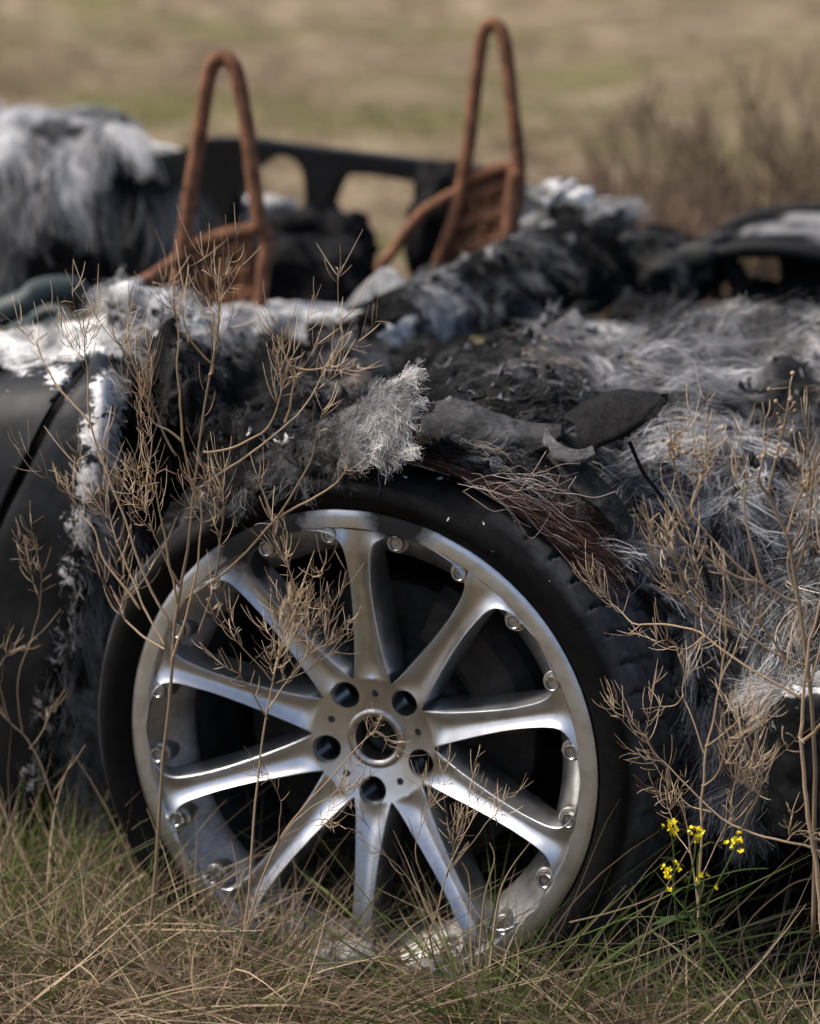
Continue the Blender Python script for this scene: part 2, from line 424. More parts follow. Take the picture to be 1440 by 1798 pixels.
# brake
V, F, _ = lathe([(.07, .10), (.075, .092), (.095, .092), (.098, .105), (.17, .105), (.172, .107), (.172, .133), (.17, .135), (.07, .135)], 96)
link('brake_disc', mesh_np(V, F), M['dark_steel'], wheel, local=True)
bm = bmesh.new()
for i in range(13):
    an = R(8) + R(60) * i / 12
    for r_, z_ in ((.120, -.075), (.130, -.068), (.175, -.070), (.192, -.085), (.192, -.15), (.125, -.15)): bm.verts.new((r_ * math.cos(an), r_ * math.sin(an), z_))
bm.verts.ensure_lookup_table()
for i in range(12):
    for j in range(6):
        bm.faces.new([bm.verts[i * 6 + j], bm.verts[i * 6 + (j + 1) % 6], bm.verts[i * 6 + 6 + (j + 1) % 6], bm.verts[i * 6 + 6 + j]])
bm.faces.new([bm.verts[j] for j in range(6)]); bm.faces.new([bm.verts[72 + j] for j in range(5, -1, -1)])
bmesh.ops.recalc_face_normals(bm, faces=bm.faces)
me = bpy.data.meshes.new('cal'); bm.to_mesh(me); bm.free()
link('brake_caliper', me, M['dark_steel'], wheel, local=True)
# ---- tyre
TP = [(.262, .022), (.2715, .012), (.2745, .006), (.278, .002), (.283, -.002), (.292, -.006), (.302, -.008), (.311, -.005), (.317, .002), (.3215, .012), (.3238, .024)]
ta = np.linspace(.030, .240, 43)
TP += [(.3245 + .0035 * math.sin(math.pi * (x - .03) / .21), x) for x in ta]
TP += [(.3215, .252), (.315, .262), (.30, .272), (.28, .270), (.268, .262)]
def tyre_jit(V, th, pr):
    r = pr[None, :, 0]; d = pr[None, :, 1]; T = th[:, None]
    g = np.zeros((len(th), len(pr)))
    for c0 in (.072, .110, .160, .200): g = np.maximum(g, (np.abs(d - c0) < .0055) * 1.0)
    g = g * .007
    # curved lateral grooves, offset between shoulder and centre blocks
    ph = (np.degrees(T) / 6.0 + (d - .03) * 9) % 1.0
    sh = ((d > .018) & (d < .068)) * (np.minimum(ph, 1 - ph) < .075) * .008
    ph2 = (np.degrees(T) / 6.0 + (d - .03) * 16 + .5) % 1.0
    md = ((d > .074) & (d < .235)) * (np.minimum(ph2, 1 - ph2) < .075) * .008
    # a row of fine moulded dashes on the sidewall
    ph3 = (np.degrees(T) / .9) % 1.0; dash = ((r > .297) & (r < .304) & (d < .02)) * (ph3 < .45) * (((np.degrees(T) / 9) % 1) < .62) * -.0018
    cut_ = np.maximum(g, np.maximum(sh, md)) * (r > .318)
    melt = sstep(R(38), R(62), T) * sstep(R(150), R(128), T)
    P = V.copy(); nn = fbm(P, 16, 41, 4) - .5
    dr = -cut_ * (1 - melt) + dash * (r < .31) * -1 + melt * nn * .02 * (r > .285) - melt * .004 * (r > .30)
    z = V[..., 2] - melt * nn * .012
    rr = r + dr
    x = rr * np.cos(T); y = rr * np.sin(T)
    y = np.where(y < -.292, -.292 + (y + .292) * .18, y)      # deflated: flat on the ground
    z = z + np.where((y < -.22) & (d < .03), (-.22 - y) * .28, 0)
    return np.stack([x, y, z], -1)
NT = 900
V, F, _ = lathe(TP, NT, False, tyre_jit)
ang = np.arctan2(V[:, 1], V[:, 0]); rad_ = np.hypot(V[:, 0], V[:, 1])
al = sstep(R(35), R(48), ang) * sstep(R(100), R(75), ang) * (rad_ > .288)
tr_ = sstep(.312, .321, rad_) * (1 - sstep(R(50), R(75), ang) * sstep(R(150), R(120), ang)) * (V[:, 1] > -.30)
link('tyre', mesh_np(V, F, np.c_[(.0045 + .055 * tr_ * (.5 + fbm(V, 30, 6, 3)))[:, None] * np.array([[1, 1.02, 1.04]]), al]), M['rubber'], wheel, local=True)

# ------------------------------------------------------------------ burnt sheets and fibres
def sheet(rows, nu, nv, amp=.02, sc=9, seed=1, fold=None, drop=None):
    """rows of (px,py,a) from the lower edge to the back -> dict with dense grid"""
    m = max(len(r) for r in rows)
    C = np.array([catmull(np.array(r, float), m) if len(r) != m else np.array(r, float) for r in rows])
    G = catmull(C, nv); G = np.swapaxes(catmull(np.swapaxes(G, 0, 1), nu), 0, 1)
    P = at(G[..., 0], G[..., 1], G[..., 2])
    du = np.gradient(P, axis=1); dv = np.gradient(P, axis=0); N = nrm(np.cross(du, dv))
    if (N.reshape(-1, 3) @ np.array([0, -.7, .7])).mean() < 0: N = -N
    f = fbm(P, sc, seed, 6, .62) - .5
    rid = 1 - np.abs(2 * fbm(P * np.array([1, 1, 1.0]), sc * 1.5, seed + 50, 3) - 1)
    D = amp * (1.6 * f + .9 * (rid - .8))
    if fold is not None: D = D + fold(G, P)
    P = P + N * D[..., None]
    du = np.gradient(P, axis=1); dv = np.gradient(P, axis=0); N2 = nrm(np.cross(du, dv)); N2 *= np.sign((N2 * N).sum(-1, keepdims=True))
    return dict(P=P, N=N2, px=G[..., 0], py=G[..., 1], D=D, a=G[..., 2])
def sheet_mesh(s, col, alpha=None):
    nv, nu = s['px'].shape; idx = np.arange(nv * nu).reshape(nv, nu)
    F = np.stack([idx[:-1, :-1], idx[:-1, 1:], idx[1:, 1:], idx[1:, :-1]], -1).reshape(-1, 4)
    c = np.asarray(col, float).reshape(-1, 3)
    c = np.c_[c, np.ones(len(c)) if alpha is None else alpha.ravel()]
    return mesh_np(s['P'], [F], c)
def add_sheet(name, s, col, mt_, th=.006, alpha=None, label=None, parent=None):
    o = link(name, sheet_mesh(s, col, alpha), mt_, parent or car, label=label)
    md = o.modifiers.new('solid', 'SOLIDIFY'); md.thickness = th; md.offset = -1
    # thickness goes away from the viewer's side
    if (np.cross(np.gradient(s['P'], axis=1), np.gradient(s['P'], axis=0)) * s['N']).sum() < 0: md.offset = 1
    return o
def grey(v, tint=(1, 1, 1)): return np.asarray(v)[..., None] * np.array(tint)
def fibres(name, parent, s, n, flow, length, colf, dens=None, lift=.25, rad=.00022, clump=.6, per=22, droop=.15, curl=.25, K=6, seed=1, spread=.35):
    g = np.random.default_rng(seed); nv, nu = s['px'].shape
    def roots(n_):
        out = []
        tot = 0
        while tot < n_:
            iv = g.random(n_ * 2) * (nv - 1.001); iu = g.random(n_ * 2) * (nu - 1.001)
            a_, b_ = iv.astype(int), iu.astype(int)
            if dens is not None:
                k = g.random(n_ * 2) < dens(s['px'][a_, b_], s['py'][a_, b_])
                iv, iu = iv[k], iu[k]
            out.append(np.stack([iv, iu], -1)); tot += len(iv)
        return np.concatenate(out)[:n_]
    def samp(A, uv):
        i = uv[:, 0].astype(int); j = uv[:, 1].astype(int); fi = uv[:, 0] - i; fj = uv[:, 1] - j
        if A.ndim == 3: fi = fi[:, None]; fj = fj[:, None]
        return (A[i, j] * (1 - fi) + A[i + 1, j] * fi) * (1 - fj) + (A[i, j + 1] * (1 - fi) + A[i + 1, j + 1] * fi) * fj
    def grow(uv, gs):
        P = samp(s['P'], uv); N = nrm(samp(s['N'], uv)); px = samp(s['px'], uv); py = samp(s['py'], uv)
        an = flow(px, py, P) + gs['da']
        D = np.cos(an)[:, None] * RGT - np.sin(an)[:, None] * CUP
        D = nrm(D - (D * N).sum(-1, keepdims=True) * N + .02 * N); B = np.cross(N, D)
        L = (length(px, py) if callable(length) else length) * gs['ls']
        t = np.linspace(0, 1, K)[None, :, None]; L3 = L[:, None, None]
        bend = gs['bend'][:, None, None]
        pts = P[:, None] - N[:, None] * .002 + L3 * (t * D[:, None] + bend * t * t * B[:, None] + gs['lift'][:, None, None] * (t - .45 * t * t) * N[:, None])
        pts[..., 2] -= (L3 * droop * t * t)[..., 0]
        return pts, px, py
    ng = max(8, n // per)
    ug = roots(ng); us = roots(n)
    gg = dict(da=g.normal(0, spread, ng), ls=.7 + .7 * g.random(ng), bend=g.normal(0, curl, ng), lift=lift * (.3 + 1.4 * g.random(ng)))
    Pg, gx_, gy_ = grow(ug, gg)
    kd = kdtree.KDTree(ng)
    for i in range(ng): kd.insert(Vector(Pg[i, 0]), i)
    kd.balance()
    spt = samp(s['P'], us)
    own = np.array([kd.find(Vector(p))[1] for p in spt])
    gs = dict(da=gg['da'][own] + g.normal(0, .22, n), ls=gg['ls'][own] * (.55 + .75 * g.random(n)), bend=gg['bend'][own] + g.normal(0, .2, n), lift=gg['lift'][own] * (.5 + g.random(n)))
    Ps, px, py = grow(us, gs)
    t = np.linspace(0, 1, K)[None, :, None]
    Q = Pg[own] + (gs['ls'] / gg['ls'][own])[:, None, None] * 0
    Ps = Ps + clump * t * (Q + g.normal(0, .003, (n, 1, 3)) - Ps) * .8
    ph = g.random((n, 1, 3)) * 6.28
    Ps = Ps + .0040 * t * np.sin(t * (3 + 7 * g.random((n, 1, 1))) + ph)
    c = colf(px, py, spt, g.random(n), g.random(ng)[own])          # [n,3]
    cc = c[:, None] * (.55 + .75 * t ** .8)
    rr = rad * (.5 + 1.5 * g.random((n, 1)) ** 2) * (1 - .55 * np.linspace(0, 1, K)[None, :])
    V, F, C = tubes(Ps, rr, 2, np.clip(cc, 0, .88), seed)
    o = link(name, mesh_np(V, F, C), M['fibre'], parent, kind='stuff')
    return o
def flakes(name, parent, s, n, size, colf, seed=1, dens=None):
    g = np.random.default_rng(seed); nv, nu = s['px'].shape; iv = g.integers(0, nv, n * 3); iu = g.integers(0, nu, n * 3)
    if dens is not None:
        k = g.random(n * 3) < dens(s['px'][iv, iu], s['py'][iv, iu]); iv, iu = iv[k], iu[k]
    iv, iu = iv[:n], iu[:n]; n = len(iv)
    P = s['P'][iv, iu]; N = nrm(s['N'][iv, iu] + .55 * g.normal(size=(n, 3))); T = nrm(np.cross(N, g.normal(size=(n, 3)))); B = np.cross(N, T)
    a = size * (.35 + 1.3 * g.random((n, 1)) ** 2); b = a * (.3 + .6 * g.random((n, 1)))
    x, y = np.meshgrid(np.linspace(-1, 1, 5), np.linspace(-1, 1, 4)); x = x.ravel()[None] * (1 - .25 * y.ravel()[None] ** 2) + g.normal(0, .16, (n, 20)); y = y.ravel()[None] + g.normal(0, .18, (n, 20))
    cu = g.normal(0, .6, (n, 1)); V = P[:, None] + (a * x)[..., None] * T[:, None] + (b * y)[..., None] * B[:, None] + (a * (.12 + cu * x * x + .3 * cu * x * y + g.normal(0, .06, (n, 20))))[..., None] * N[:, None]
    idx = np.arange(20).reshape(4, 5); q = np.stack([idx[:-1, :-1], idx[:-1, 1:], idx[1:, 1:], idx[1:, :-1]], -1).reshape(-1, 4)
    F = (q[None] + 20 * np.arange(n)[:, None, None]).reshape(-1, 4)
    c = colf(s['px'][iv, iu], s['py'][iv, iu], g.random(n)); C = np.repeat(c[:, None], 20, 1) * (.6 + .8 * g.random((n, 20, 1)))
    o = link(name, mesh_np(V.reshape(-1, 3), [F], C.reshape(-1, 3)), M['cloth'], parent, kind='stuff')
    o.modifiers.new('s', 'SOLIDIFY').thickness = .0012
    return o
def splat(px, py, blobs):
    """soft union of ellipses (x,y,rx,ry,value)"""
    v = np.zeros(np.shape(px))
    for x, y, rx, ry, k in blobs: v = np.maximum(v, k * np.exp(-(((px - x) / rx) ** 2 + ((py - y) / ry) ** 2)))
    return v

def bumps(G, L):
    f = 0
    for x, y, rx, ry, k in L: f = f + k * np.exp(-(((G[..., 0] - x) / rx) ** 2 + ((G[..., 1] - y) / ry) ** 2))
    return f
# ---- main mat: over the arch, across the top, slumped down to the right of the wheel
main = sheet([
 [(560, 826, .02), (660, 822, .025), (770, 808, .05), (900, 842, .06), (1000, 890, .085), (1085, 972, .11), (1150, 1062, .13), (1205, 1165, .15), (1240, 1270, .15), (1320, 1330, .13), (1480, 1360, .10)],
 [(555, 765, .10), (650, 750, .12), (765, 745, .15), (900, 785, .18), (1000, 805, .20), (1100, 870, .21), (1180, 960, .20), (1250, 1060, .18), (1320, 1130, .16), (1400, 1180, .13), (1500, 1200, .10)],
 [(550, 700, .30), (650, 690, .30), (765, 690, .32), (900, 705, .35), (1000, 715, .35), (1120, 765, .33), (1220, 840, .29), (1300, 920, .25), (1380, 1000, .21), (1450, 1050, .17), (1540, 1080, .13)],
 [(545, 640, .55), (660, 640, .55), (780, 640, .57), (900, 640, .60), (1000, 632, .60), (1120, 660, .56), (1230, 700, .50), (1330, 750, .45), (1420, 800, .40), (1510, 830, .35), (1600, 850, .30)],
 [(540, 596, .78), (660, 592, .80), (780, 585, .85), (900, 580, .90), (1000, 574, .95), (1120, 572, .95), (1230, 570, .92), (1340, 572, .88), (1440, 576, .84), (1540, 588, .78), (1640, 600, .7)],
 [(540, 640, 1.0), (660, 640, 1.0), (780, 640, 1.05), (900, 640, 1.1), (1000, 630, 1.15), (1120, 625, 1.15), (1230, 625, 1.1), (1340, 625, 1.05), (1440, 630, 1.0), (1540, 640, .95), (1640, 650, .9)],
], 360, 260, .046, 8, 11, fold=lambda G, P: bumps(G, [(690, 640, 42, 42, -.08), (880, 592, 60, 22, -.05), (910, 650, 90, 16, .03), (860, 700, 60, 14, .02), (1000, 605, 110, 14, .035), (1180, 640, 80, 18, .035), (1320, 600, 120, 16, .04), (1130, 760, 50, 50, -.04), (1065, 870, 30, 70, -.04), (1210, 990, 36, 60, -.035), (1290, 900, 40, 70, .03), (1160, 880, 30, 60, .02), (1380, 680, 60, 18, .03), (760, 600, 60, 16, -.04), (1110, 600, 60, 14, -.03)]))
ap = lambda px, py: np.stack([px / 1000., py / 1000., 0 * px], -1)
def main_ash_shade(px, py, P):
    n = fbm(ap(px, py), 11, 5, 4); big = fbm(ap(px, py), 5, 77, 3)
    v = .012 + (.44 + .16 * sstep(950, 1150, px)) * sstep(.45, .62, n * .55 + big * .45) + .14 * sstep(980, 1200, px)
    v = v + splat(px, py, [(1020, 590, 140, 25, .25), (1300, 640, 170, 50, .35), (1380, 580, 120, 25, .5), (1150, 640, 90, 40, .25), (1200, 900, 90, 130, .22), (1330, 1000, 90, 130, .2), (1300, 780, 130, 50, .22), (1100, 800, 50, 60, .15)])
    v = v * (1 - splat(px, py, [(880, 600, 70, 40, .8), (690, 640, 60, 60, .9), (800, 650, 60, 50, .6), (1060, 850, 45, 80, .75), (930, 740, 190, 60, .8), (700, 700, 120, 80, .85), (820, 610, 120, 60, .8), (1130, 700, 60, 20, .6), (1260, 740, 80, 20, .6), (1230, 1010, 40, 60, .6), (1330, 1230, 120, 60, .8), (700, 800, 100, 30, .9)]))  # holes and folds darkened in the colour, standing in for shade
    return v
va = main_ash_shade(main['px'], main['py'], main['P'])
mo = add_sheet('charred_mat', main, grey(.003 + .42 * va ** 2.2, (1, 1, 1.01)), M['cloth'], .008)
def main_flow(px, py, P):
    n = fbm(ap(px, py), 7, 21, 3) - .5
    base = np.interp(px, [550, 800, 1000, 1200, 1440], [.2, .6, .85, .95, 1.1])
    base = base - .5 * sstep(720, 600, py)
    return base + 4.2 * n
def main_col(px, py, P, r, rg):
    v = main_ash_shade(px, py, P); v = np.clip(.006 + 1.5 * v ** 1.3 * (.08 + 1.5 * rg ** 2.2) * (.5 + r), .004, .75)
    c = grey(v, (1.0, 1.0, 1.01)); br = (rg > .93) * (v > .15)
    return c * np.where(br[:, None], np.array([1.05, .88, .72]), 1)
fibres('fibres', mo, main, 36000, main_flow, lambda px, py: .034 + .022 * sstep(900, 1200, px), main_col, dens=lambda px, py: np.clip(.04 + 2.2 * main_ash_shade(px, py, None), 0, 1), lift=.42, curl=.6, seed=3, K=7, rad=.00030, spread=.75, per=22)
flakes('charred_flakes', mo, main, 2600, .008, lambda px, py, r: grey(np.where(r > .86, .26 * r ** 2, .008 + .022 * r), (.98, 1, 1.03)), 5)

# ---- left body panels and the shut line between them
line = [(-60, 1060), (-25, 985), (0, 920), (25, 862), (50, 812), (75, 760), (100, 712), (128, 668), (152, 636), (168, 606), (176, 590)]
def colrow(x0, xs, y, a): return [(x0 + (xs - x0) * k, y, a) for k in (0, .25, .5, .75, 1)]
aL = [.05, .05, .05, .055, .06, .07, .085, .11, .15, .24, .40]
rowsA = []
for (x, y), a in zip(line, aL):
    rowsA.append([(-260, y + 60, a + .03), (x * .5 - 130, y + 30, a + .004), (x - 40, y + 8, a), (x - 9, y, a + .001), (x - 3, y, a + .02)])
rowsA = [[(-260, 1500, .08), (-200, 1480, .06), (-120, 1450, .06), (-70, 1430, .06), (-66, 1430, .08)]] + rowsA
pa = sheet(rowsA, 80, 160, .003, 5, 31)
ash_a = splat(pa['px'], pa['py'], [(20, 612, 60, 26, .62), (110, 605, 80, 30, .72), (40, 650, 40, 30, .36), (100, 660, 40, 40, .42), (-20, 600, 60, 40, .6), (5, 690, 30, 30, .3)])
ash_a = np.maximum(ash_a, .14)
add_sheet('body_panel', pa, grey(np.full(pa['px'].shape, .03)), M['paint'], .004, ash_a)
right_edge = [(150, 1075), (166, 985), (178, 920), (190, 862), (196, 812), (202, 760), (205, 712), (207, 668), (208, 640), (210, 606), (212, 585)]
rowsB = [[(-80, 1475, .10), (-30, 1470, .075), (20, 1470, .07), (60, 1470, .075), (95, 1460, .12)], [(-70, 1330, .07), (-20, 1325, .055), (30, 1320, .05), (75, 1310, .055), (108, 1300, .10)], [(-65, 1190, .06), (-20, 1185, .05), (40, 1180, .045), (95, 1175, .05), (128, 1165, .09)]]
for (x, y), (xr, yr), a in zip(line, right_edge, aL):
    rowsB.append([(x + 3, y, a + .02), (x + 9, y, a + .001), (x + (xr - x) * .4, y + (yr - y) * .4, a - .002), (xr - 22, yr, a + .006), (xr, yr, a + .05)])
pb = sheet(rowsB, 90, 220, .004, 7, 33)
ash_b = splat(pb['px'], pb['py'], [(182, 690, 34, 55, .62), (172, 760, 44, 70, .58), (158, 840, 46, 70, .50), (140, 920, 50, 60, .46), (122, 1000, 36, 60, .44), (105, 1150, 40, 90, .42), (80, 1230, 40, 60, .40), (55, 1370, 50, 60, .38), (190, 600, 50, 30, .7), (90, 1290, 36, 70, .40), (120, 690, 30, 40, .36)])
ash_b = np.maximum(ash_b * .84, .15)
po = add_sheet('body_panel', pb, grey(np.full(pb['px'].shape, .03)), M['paint'], .004, ash_b)
def ash_col(lo, hi, tint=(1, .98, .95)):
    def f(px, py, P, r, rg):
        return grey(np.clip(lo + (hi - lo) * (fbm(ap(px, py), 16, 61, 3) * .5 + .5 * rg) ** 1.6 * (.6 + .7 * r), .01, .85), tint)
    return f
fibres('fibres', po, pb, 1100, lambda px, py, P: 1.35 - .5 * sstep(900, 700, py) + 2 * (fbm(ap(px, py), 14, 4, 2) - .5), .022, ash_col(.10, .95), dens=lambda px, py: splat(px, py, [(195, 700, 10, 70, .6), (185, 800, 12, 60, .7), (150, 920, 24, 80, 1), (125, 1050, 22, 80, .9), (115, 1180, 22, 90, .9), (95, 1300, 26, 70, .7)]), lift=.5, seed=9, rad=.0003)
# ragged fibre curtain between panel and tyre
cur = sheet([[(92, 1430, .14), (130, 1420, .16), (175, 1400, .20)], [(100, 1300, .12), (145, 1300, .14), (190, 1280, .20)], [(120, 1150, .12), (160, 1140, .15), (205, 1130, .22)], [(140, 1010, .12), (175, 1000, .16), (215, 990, .22)], [(165, 900, .13), (200, 890, .17), (235, 880, .22)]], 50, 110, .03, 14, 35)
cv = sstep(.48, .68, fbm(ap(cur['px'], cur['py']), 22, 8, 3))
co_ = add_sheet('torn_lining', cur, grey(.006 + .5 * cv * cv), M['cloth'], .005)
fibres('fibres', co_, cur, 2600, lambda px, py, P: 1.4 + 1.6 * (fbm(ap(px, py), 12, 14, 2) - .5),   .05, ash_col(.05, 1.0, (.98, 1, 1.03)), lift=.35, seed=12, rad=.0003)

# ---- left cowl: folded cloth between the panel and the arch
cowl = sheet([
 [(205, 870, .20), (280, 860, .20), (350, 848, .14), (440, 838, .07), (565, 828, .025)],
 [(200, 745, .13), (280, 748, .14), (360, 748, .13), (450, 758, .11), (565, 765, .11)],
 [(200, 655, .17), (280, 645, .20), (360, 655, .24), (450, 672, .28), (560, 694, .31)],
 [(195, 585, .30), (280, 575, .35), (360, 592, .44), (450, 622, .50), (560, 642, .55)],
 [(190, 525, .52), (270, 528, .56), (360, 560, .66), (450, 600, .75), (560, 602, .80)],
 [(190, 570, .72), (270, 575, .76), (360, 610, .86), (450, 640, .95), (560, 640, 1.0)],
], 210, 200, .05, 9, 51, fold=lambda G, P: bumps(G, [(255, 690, 38, 80, -.10), (330, 765, 50, 45, -.10), (420, 655, 60, 24, -.06), (240, 800, 40, 60, -.08), (430, 700, 40, 30, -.05), (285, 600, 16, 26, .035), (300, 655, 16, 28, .04), (338, 705, 18, 22, .04), (400, 755, 26, 18, .04), (470, 785, 30, 16, .04), (520, 720, 40, 20, .03), (230, 545, 60, 10, .02)]))
def cowl_ash_shade(px, py, P=None):
    n = fbm(ap(px, py), 13, 15, 4)
    v = .02 + .3 * sstep(.52, .7, n)
    v = v + splat(px, py, [(230, 530, 70, 22, 1.1), (310, 548, 60, 28, 1.0), (390, 580, 70, 26, .9), (300, 640, 16, 40, .5), (345, 705, 18, 26, .45), (480, 790, 60, 20, .45), (200, 590, 40, 40, .8), (290, 590, 50, 30, .5), (540, 780, 80, 40, .4)]) * (.3 + n)  # ash crust, plus the folded strap's edge painted pale as if lit
    return v * (1 - splat(px, py, [(265, 640, 30, 60, .95), (330, 720, 60, 70, .9), (250, 800, 60, 80, .95), (420, 690, 60, 50, .7), (420, 640, 60, 25, .6)]))  # deep shadows of the folds painted into the colour
va = cowl_ash_shade(cowl['px'], cowl['py'])
cw_ = add_sheet('cowl', cowl, grey(.004 + .55 * va ** 2.4, (1, 1, 1.01)), M['cloth'], .008)
fibres('fibres', cw_, cowl, 9000, lambda px, py, P: 1.0 + 3.5 * (fbm(ap(px, py), 9, 24, 3) - .5), .028, lambda px, py, P, r, rg: grey(np.clip(.006 + 1.3 * cowl_ash_shade(px, py) ** 1.4 * (.1 + 1.4 * rg ** 1.8) * (.5 + r), .004, .85), (1, .99, .97)), dens=lambda px, py: np.clip(.03 + 1.8 * cowl_ash_shade(px, py), 0, 1), lift=.5, curl=.5, spread=.6, seed=14, rad=.00032)
flakes('charred_flakes', cw_, cowl, 1500, .0065, lambda px, py, r: grey(np.where(r > 1.05 - .5 * cowl_ash_shade(px, py), .6 * r ** 2, .008 + .02 * r)), 6)
# top crust along the left panel
crust = sheet([[(-60, 640, .16), (60, 636, .16), (140, 632, .18), (215, 622, .20)], [(-60, 606, .26), (60, 600, .27), (140, 592, .29), (215, 580, .31)], [(-60, 590, .42), (60, 584, .44), (140, 570, .46), (220, 545, .50)], [(-60, 620, .6), (60, 610, .62), (140, 600, .64), (220, 580, .68)]], 110, 60, .022, 16, 57)
cva = .25 + .75 * sstep(.3, .6, fbm(ap(crust['px'], crust['py']), 22, 19, 4))
cr_ = add_sheet('ash_crust', crust, grey(.75 * cva, (1, .99, .96)), M['cloth'], .008)
fibres('fibres', cr_, crust, 2200, lambda px, py, P: .6 + 4 * (fbm(ap(px, py), 14, 34, 2) - .5), .022, ash_col(.2, .95), lift=.5, seed=15, rad=.00028)

rag = sheet([[(300, 1010, .03), (350, 935, .015), (420, 878, .0), (500, 850, -.01), (580, 842, -.01), (660, 838, .0)], [(285, 960, .05), (345, 900, .03), (415, 850, .015), (500, 825, .005), (580, 818, .005), (660, 818, .01)], [(290, 900, .10), (350, 850, .08), (420, 815, .07), (500, 795, .06), (580, 790, .06), (660, 800, .06)]], 120, 40, .022, 22, 59)
rg_ = add_sheet('torn_lining', rag, grey(.004 + .05 * sstep(.5, .75, fbm(ap(rag['px'], rag['py']), 26, 3, 4))), M['cloth'], .004)
fibres('fibres', rg_, rag, 1500, lambda px, py, P: 1.0 + 3 * (fbm(ap(px, py), 14, 4, 2) - .5), .022, lambda px, py, P, r, rg: grey(np.clip(.01 + .25 * rg ** 4, .004, .5)), lift=.3, seed=18, rad=.0003)
# ---- furry torn flap lying on the arch
flap = sheet([[(455, 830, .030), (520, 832, .015), (590, 826, .00), (660, 812, -.01), (712, 792, -.01)], [(450, 800, .05), (520, 795, .03), (590, 785, .01), (660, 755, .00), (722, 735, .00)], [(455, 780, .08), (520, 770, .06), (590, 745, .04), (660, 705, .03), (724, 680, .02)], [(460, 775, .10), (525, 760, .09), (595, 730, .08), (660, 690, .06), (718, 664, .05)]], 100, 60, .016, 16, 61)
fv = .15 + .5 * sstep(500, 700, flap['px']) * fbm(ap(flap['px'], flap['py']), 25, 3, 3)
fo = add_sheet('torn_flap', flap, grey(.4 * fv), M['cloth'], .012)
fibres('fibres', fo, flap, 4600, lambda px, py, P: .55 + .6 * sstep(650, 720, px) * sstep(690, 800, py) * 1.2 - .3 * sstep(640, 720, px) * sstep(760, 680, py) + 2.0 * (fbm(ap(px, py), 16, 44, 2) - .5), .019, lambda px, py, P, r, rg: grey(np.clip((.03 + .85 * sstep(560, 700, px)) * (.25 + .6 * rg + .3 * r) * (.4 + 1.1 * fbm(ap(px, py), 30, 4, 2)), .015, .88), (1, .97, .93)), lift=.4, seed=17, rad=.00028)

# ---- smooth scorched cloth and its pointed tip
lea = sheet([[(735, 795, .10), (800, 800, .11), (870, 800, .12), (930, 795, .14), (985, 765, .16)], [(738, 745, .12), (800, 752, .12), (870, 762, .13), (930, 768, .15), (985, 750, .18)], [(745, 718, .18), (800, 704, .19), (860, 722, .20), (930, 742, .20), (985, 742, .20)], [(750, 735, .26), (800, 722, .27), (860, 735, .27), (930, 748, .26), (985, 744, .24)]], 90, 50, .010, 14, 71)
lv = fbm(ap(lea['px'], lea['py']), 18, 2, 3)
le_ = add_sheet('scorched_cloth', lea, grey(.016 + .12 * lv * lv, (1, 1, 1)), M['cloth'], .006)
tip = sheet([[(1030, 795, .135), (1075, 776, .125), (1125, 748, .125), (1170, 697, .15)], [(1022, 775, .14), (1066, 762, .125), (1118, 736, .125), (1171, 694, .15)], [(1005, 742, .17), (1045, 716, .165), (1100, 696, .16), (1172, 692, .16)], [(985, 732, .23), (1035, 700, .22), (1095, 684, .20), (1172, 690, .17)]], 70, 40, .008, 14, 73)
low = sheet([[(955, 768, .13), (985, 800, .11), (1020, 808, .11), (1045, 795, .12)], [(958, 750, .15), (985, 780, .13), (1018, 790, .125), (1040, 780, .13)]], 40, 14, .005, 20, 74)
add_sheet('scorched_cloth', low, grey(.05 + .12 * fbm(ap(low['px'], low['py']), 40, 2, 3)), M['cloth'], .008)  # paler grey than the other pieces, painting in its lit look
add_sheet('scorched_cloth', tip, grey(.008 + .016 * fbm(ap(tip['px'], tip['py']), 20, 2, 3)), M['cloth'], .005, label='dark stiff cloth tip curling to a point')
stp = sheet([[(960, 800, .12), (1010, 860, .11), (1060, 900, .11), (1100, 950, .12)], [(985, 775, .14), (1035, 820, .13), (1085, 870, .13), (1120, 930, .14)]], 60, 16, .006, 18, 75)
add_sheet('scorched_cloth', stp, grey(.02 + .05 * fbm(ap(stp['px'], stp['py']), 30, 2, 3)), M['cloth'], .006, label='narrow charred strip hanging beside the tyre')
V, F, _ = tube_path(at([1105, 1130, 1165, 1195, 1228, 1250], [775, 830, 880, 930, 985, 1040], [.15, .14, .14, .13, .13, .13]), .0022, 30, 8, .006)
link('cable', mesh_np(V, F), M['black_char'], car)

# ---- rusted steel cords of the tyre, frayed over its upper right
n = 2600; g = np.random.default_rng(5)
t0 = R(46) + g.random(n) * R(48); dz = .03 + .14 * g.random(n) ** 1.3
t0 = np.where(g.random(n) < .5, R(46) + R(26) * g.random(n), t0)
K = 6; tt = np.linspace(0, 1, K)[None]
th = t0[:, None] - (.10 + .12 * g.random((n, 1))) * tt + .02 * np.sin(tt * 5 + g.random((n, 1)) * 6)
rr = .3285 + .008 * g.random((n, 1)) + .018 * tt ** 2 * g.random((n, 1)) ** 2
dd = dz[:, None] + .02 * (g.random((n, 1)) - .5) * tt
L = np.stack([rr * np.cos(th), rr * np.sin(th), -dd], -1)
W_ = CW + L[..., :1] * E1 + L[..., 1:2] * UPW - L[..., 2:3] * AX
lite = (g.random(n) < .05)[:, None]
cc = np.where(lite, np.array([.40, .33, .29]), np.array([.036, .013, .009]) * (.4 + 1.3 * g.random((n, 1))))
V, F, C = tubes(W_, .00035 * np.ones((n, K)), 2, cc, 3)
link('rusty_cords', mesh_np(V, F, C), M['fibre'], car, kind='stuff')
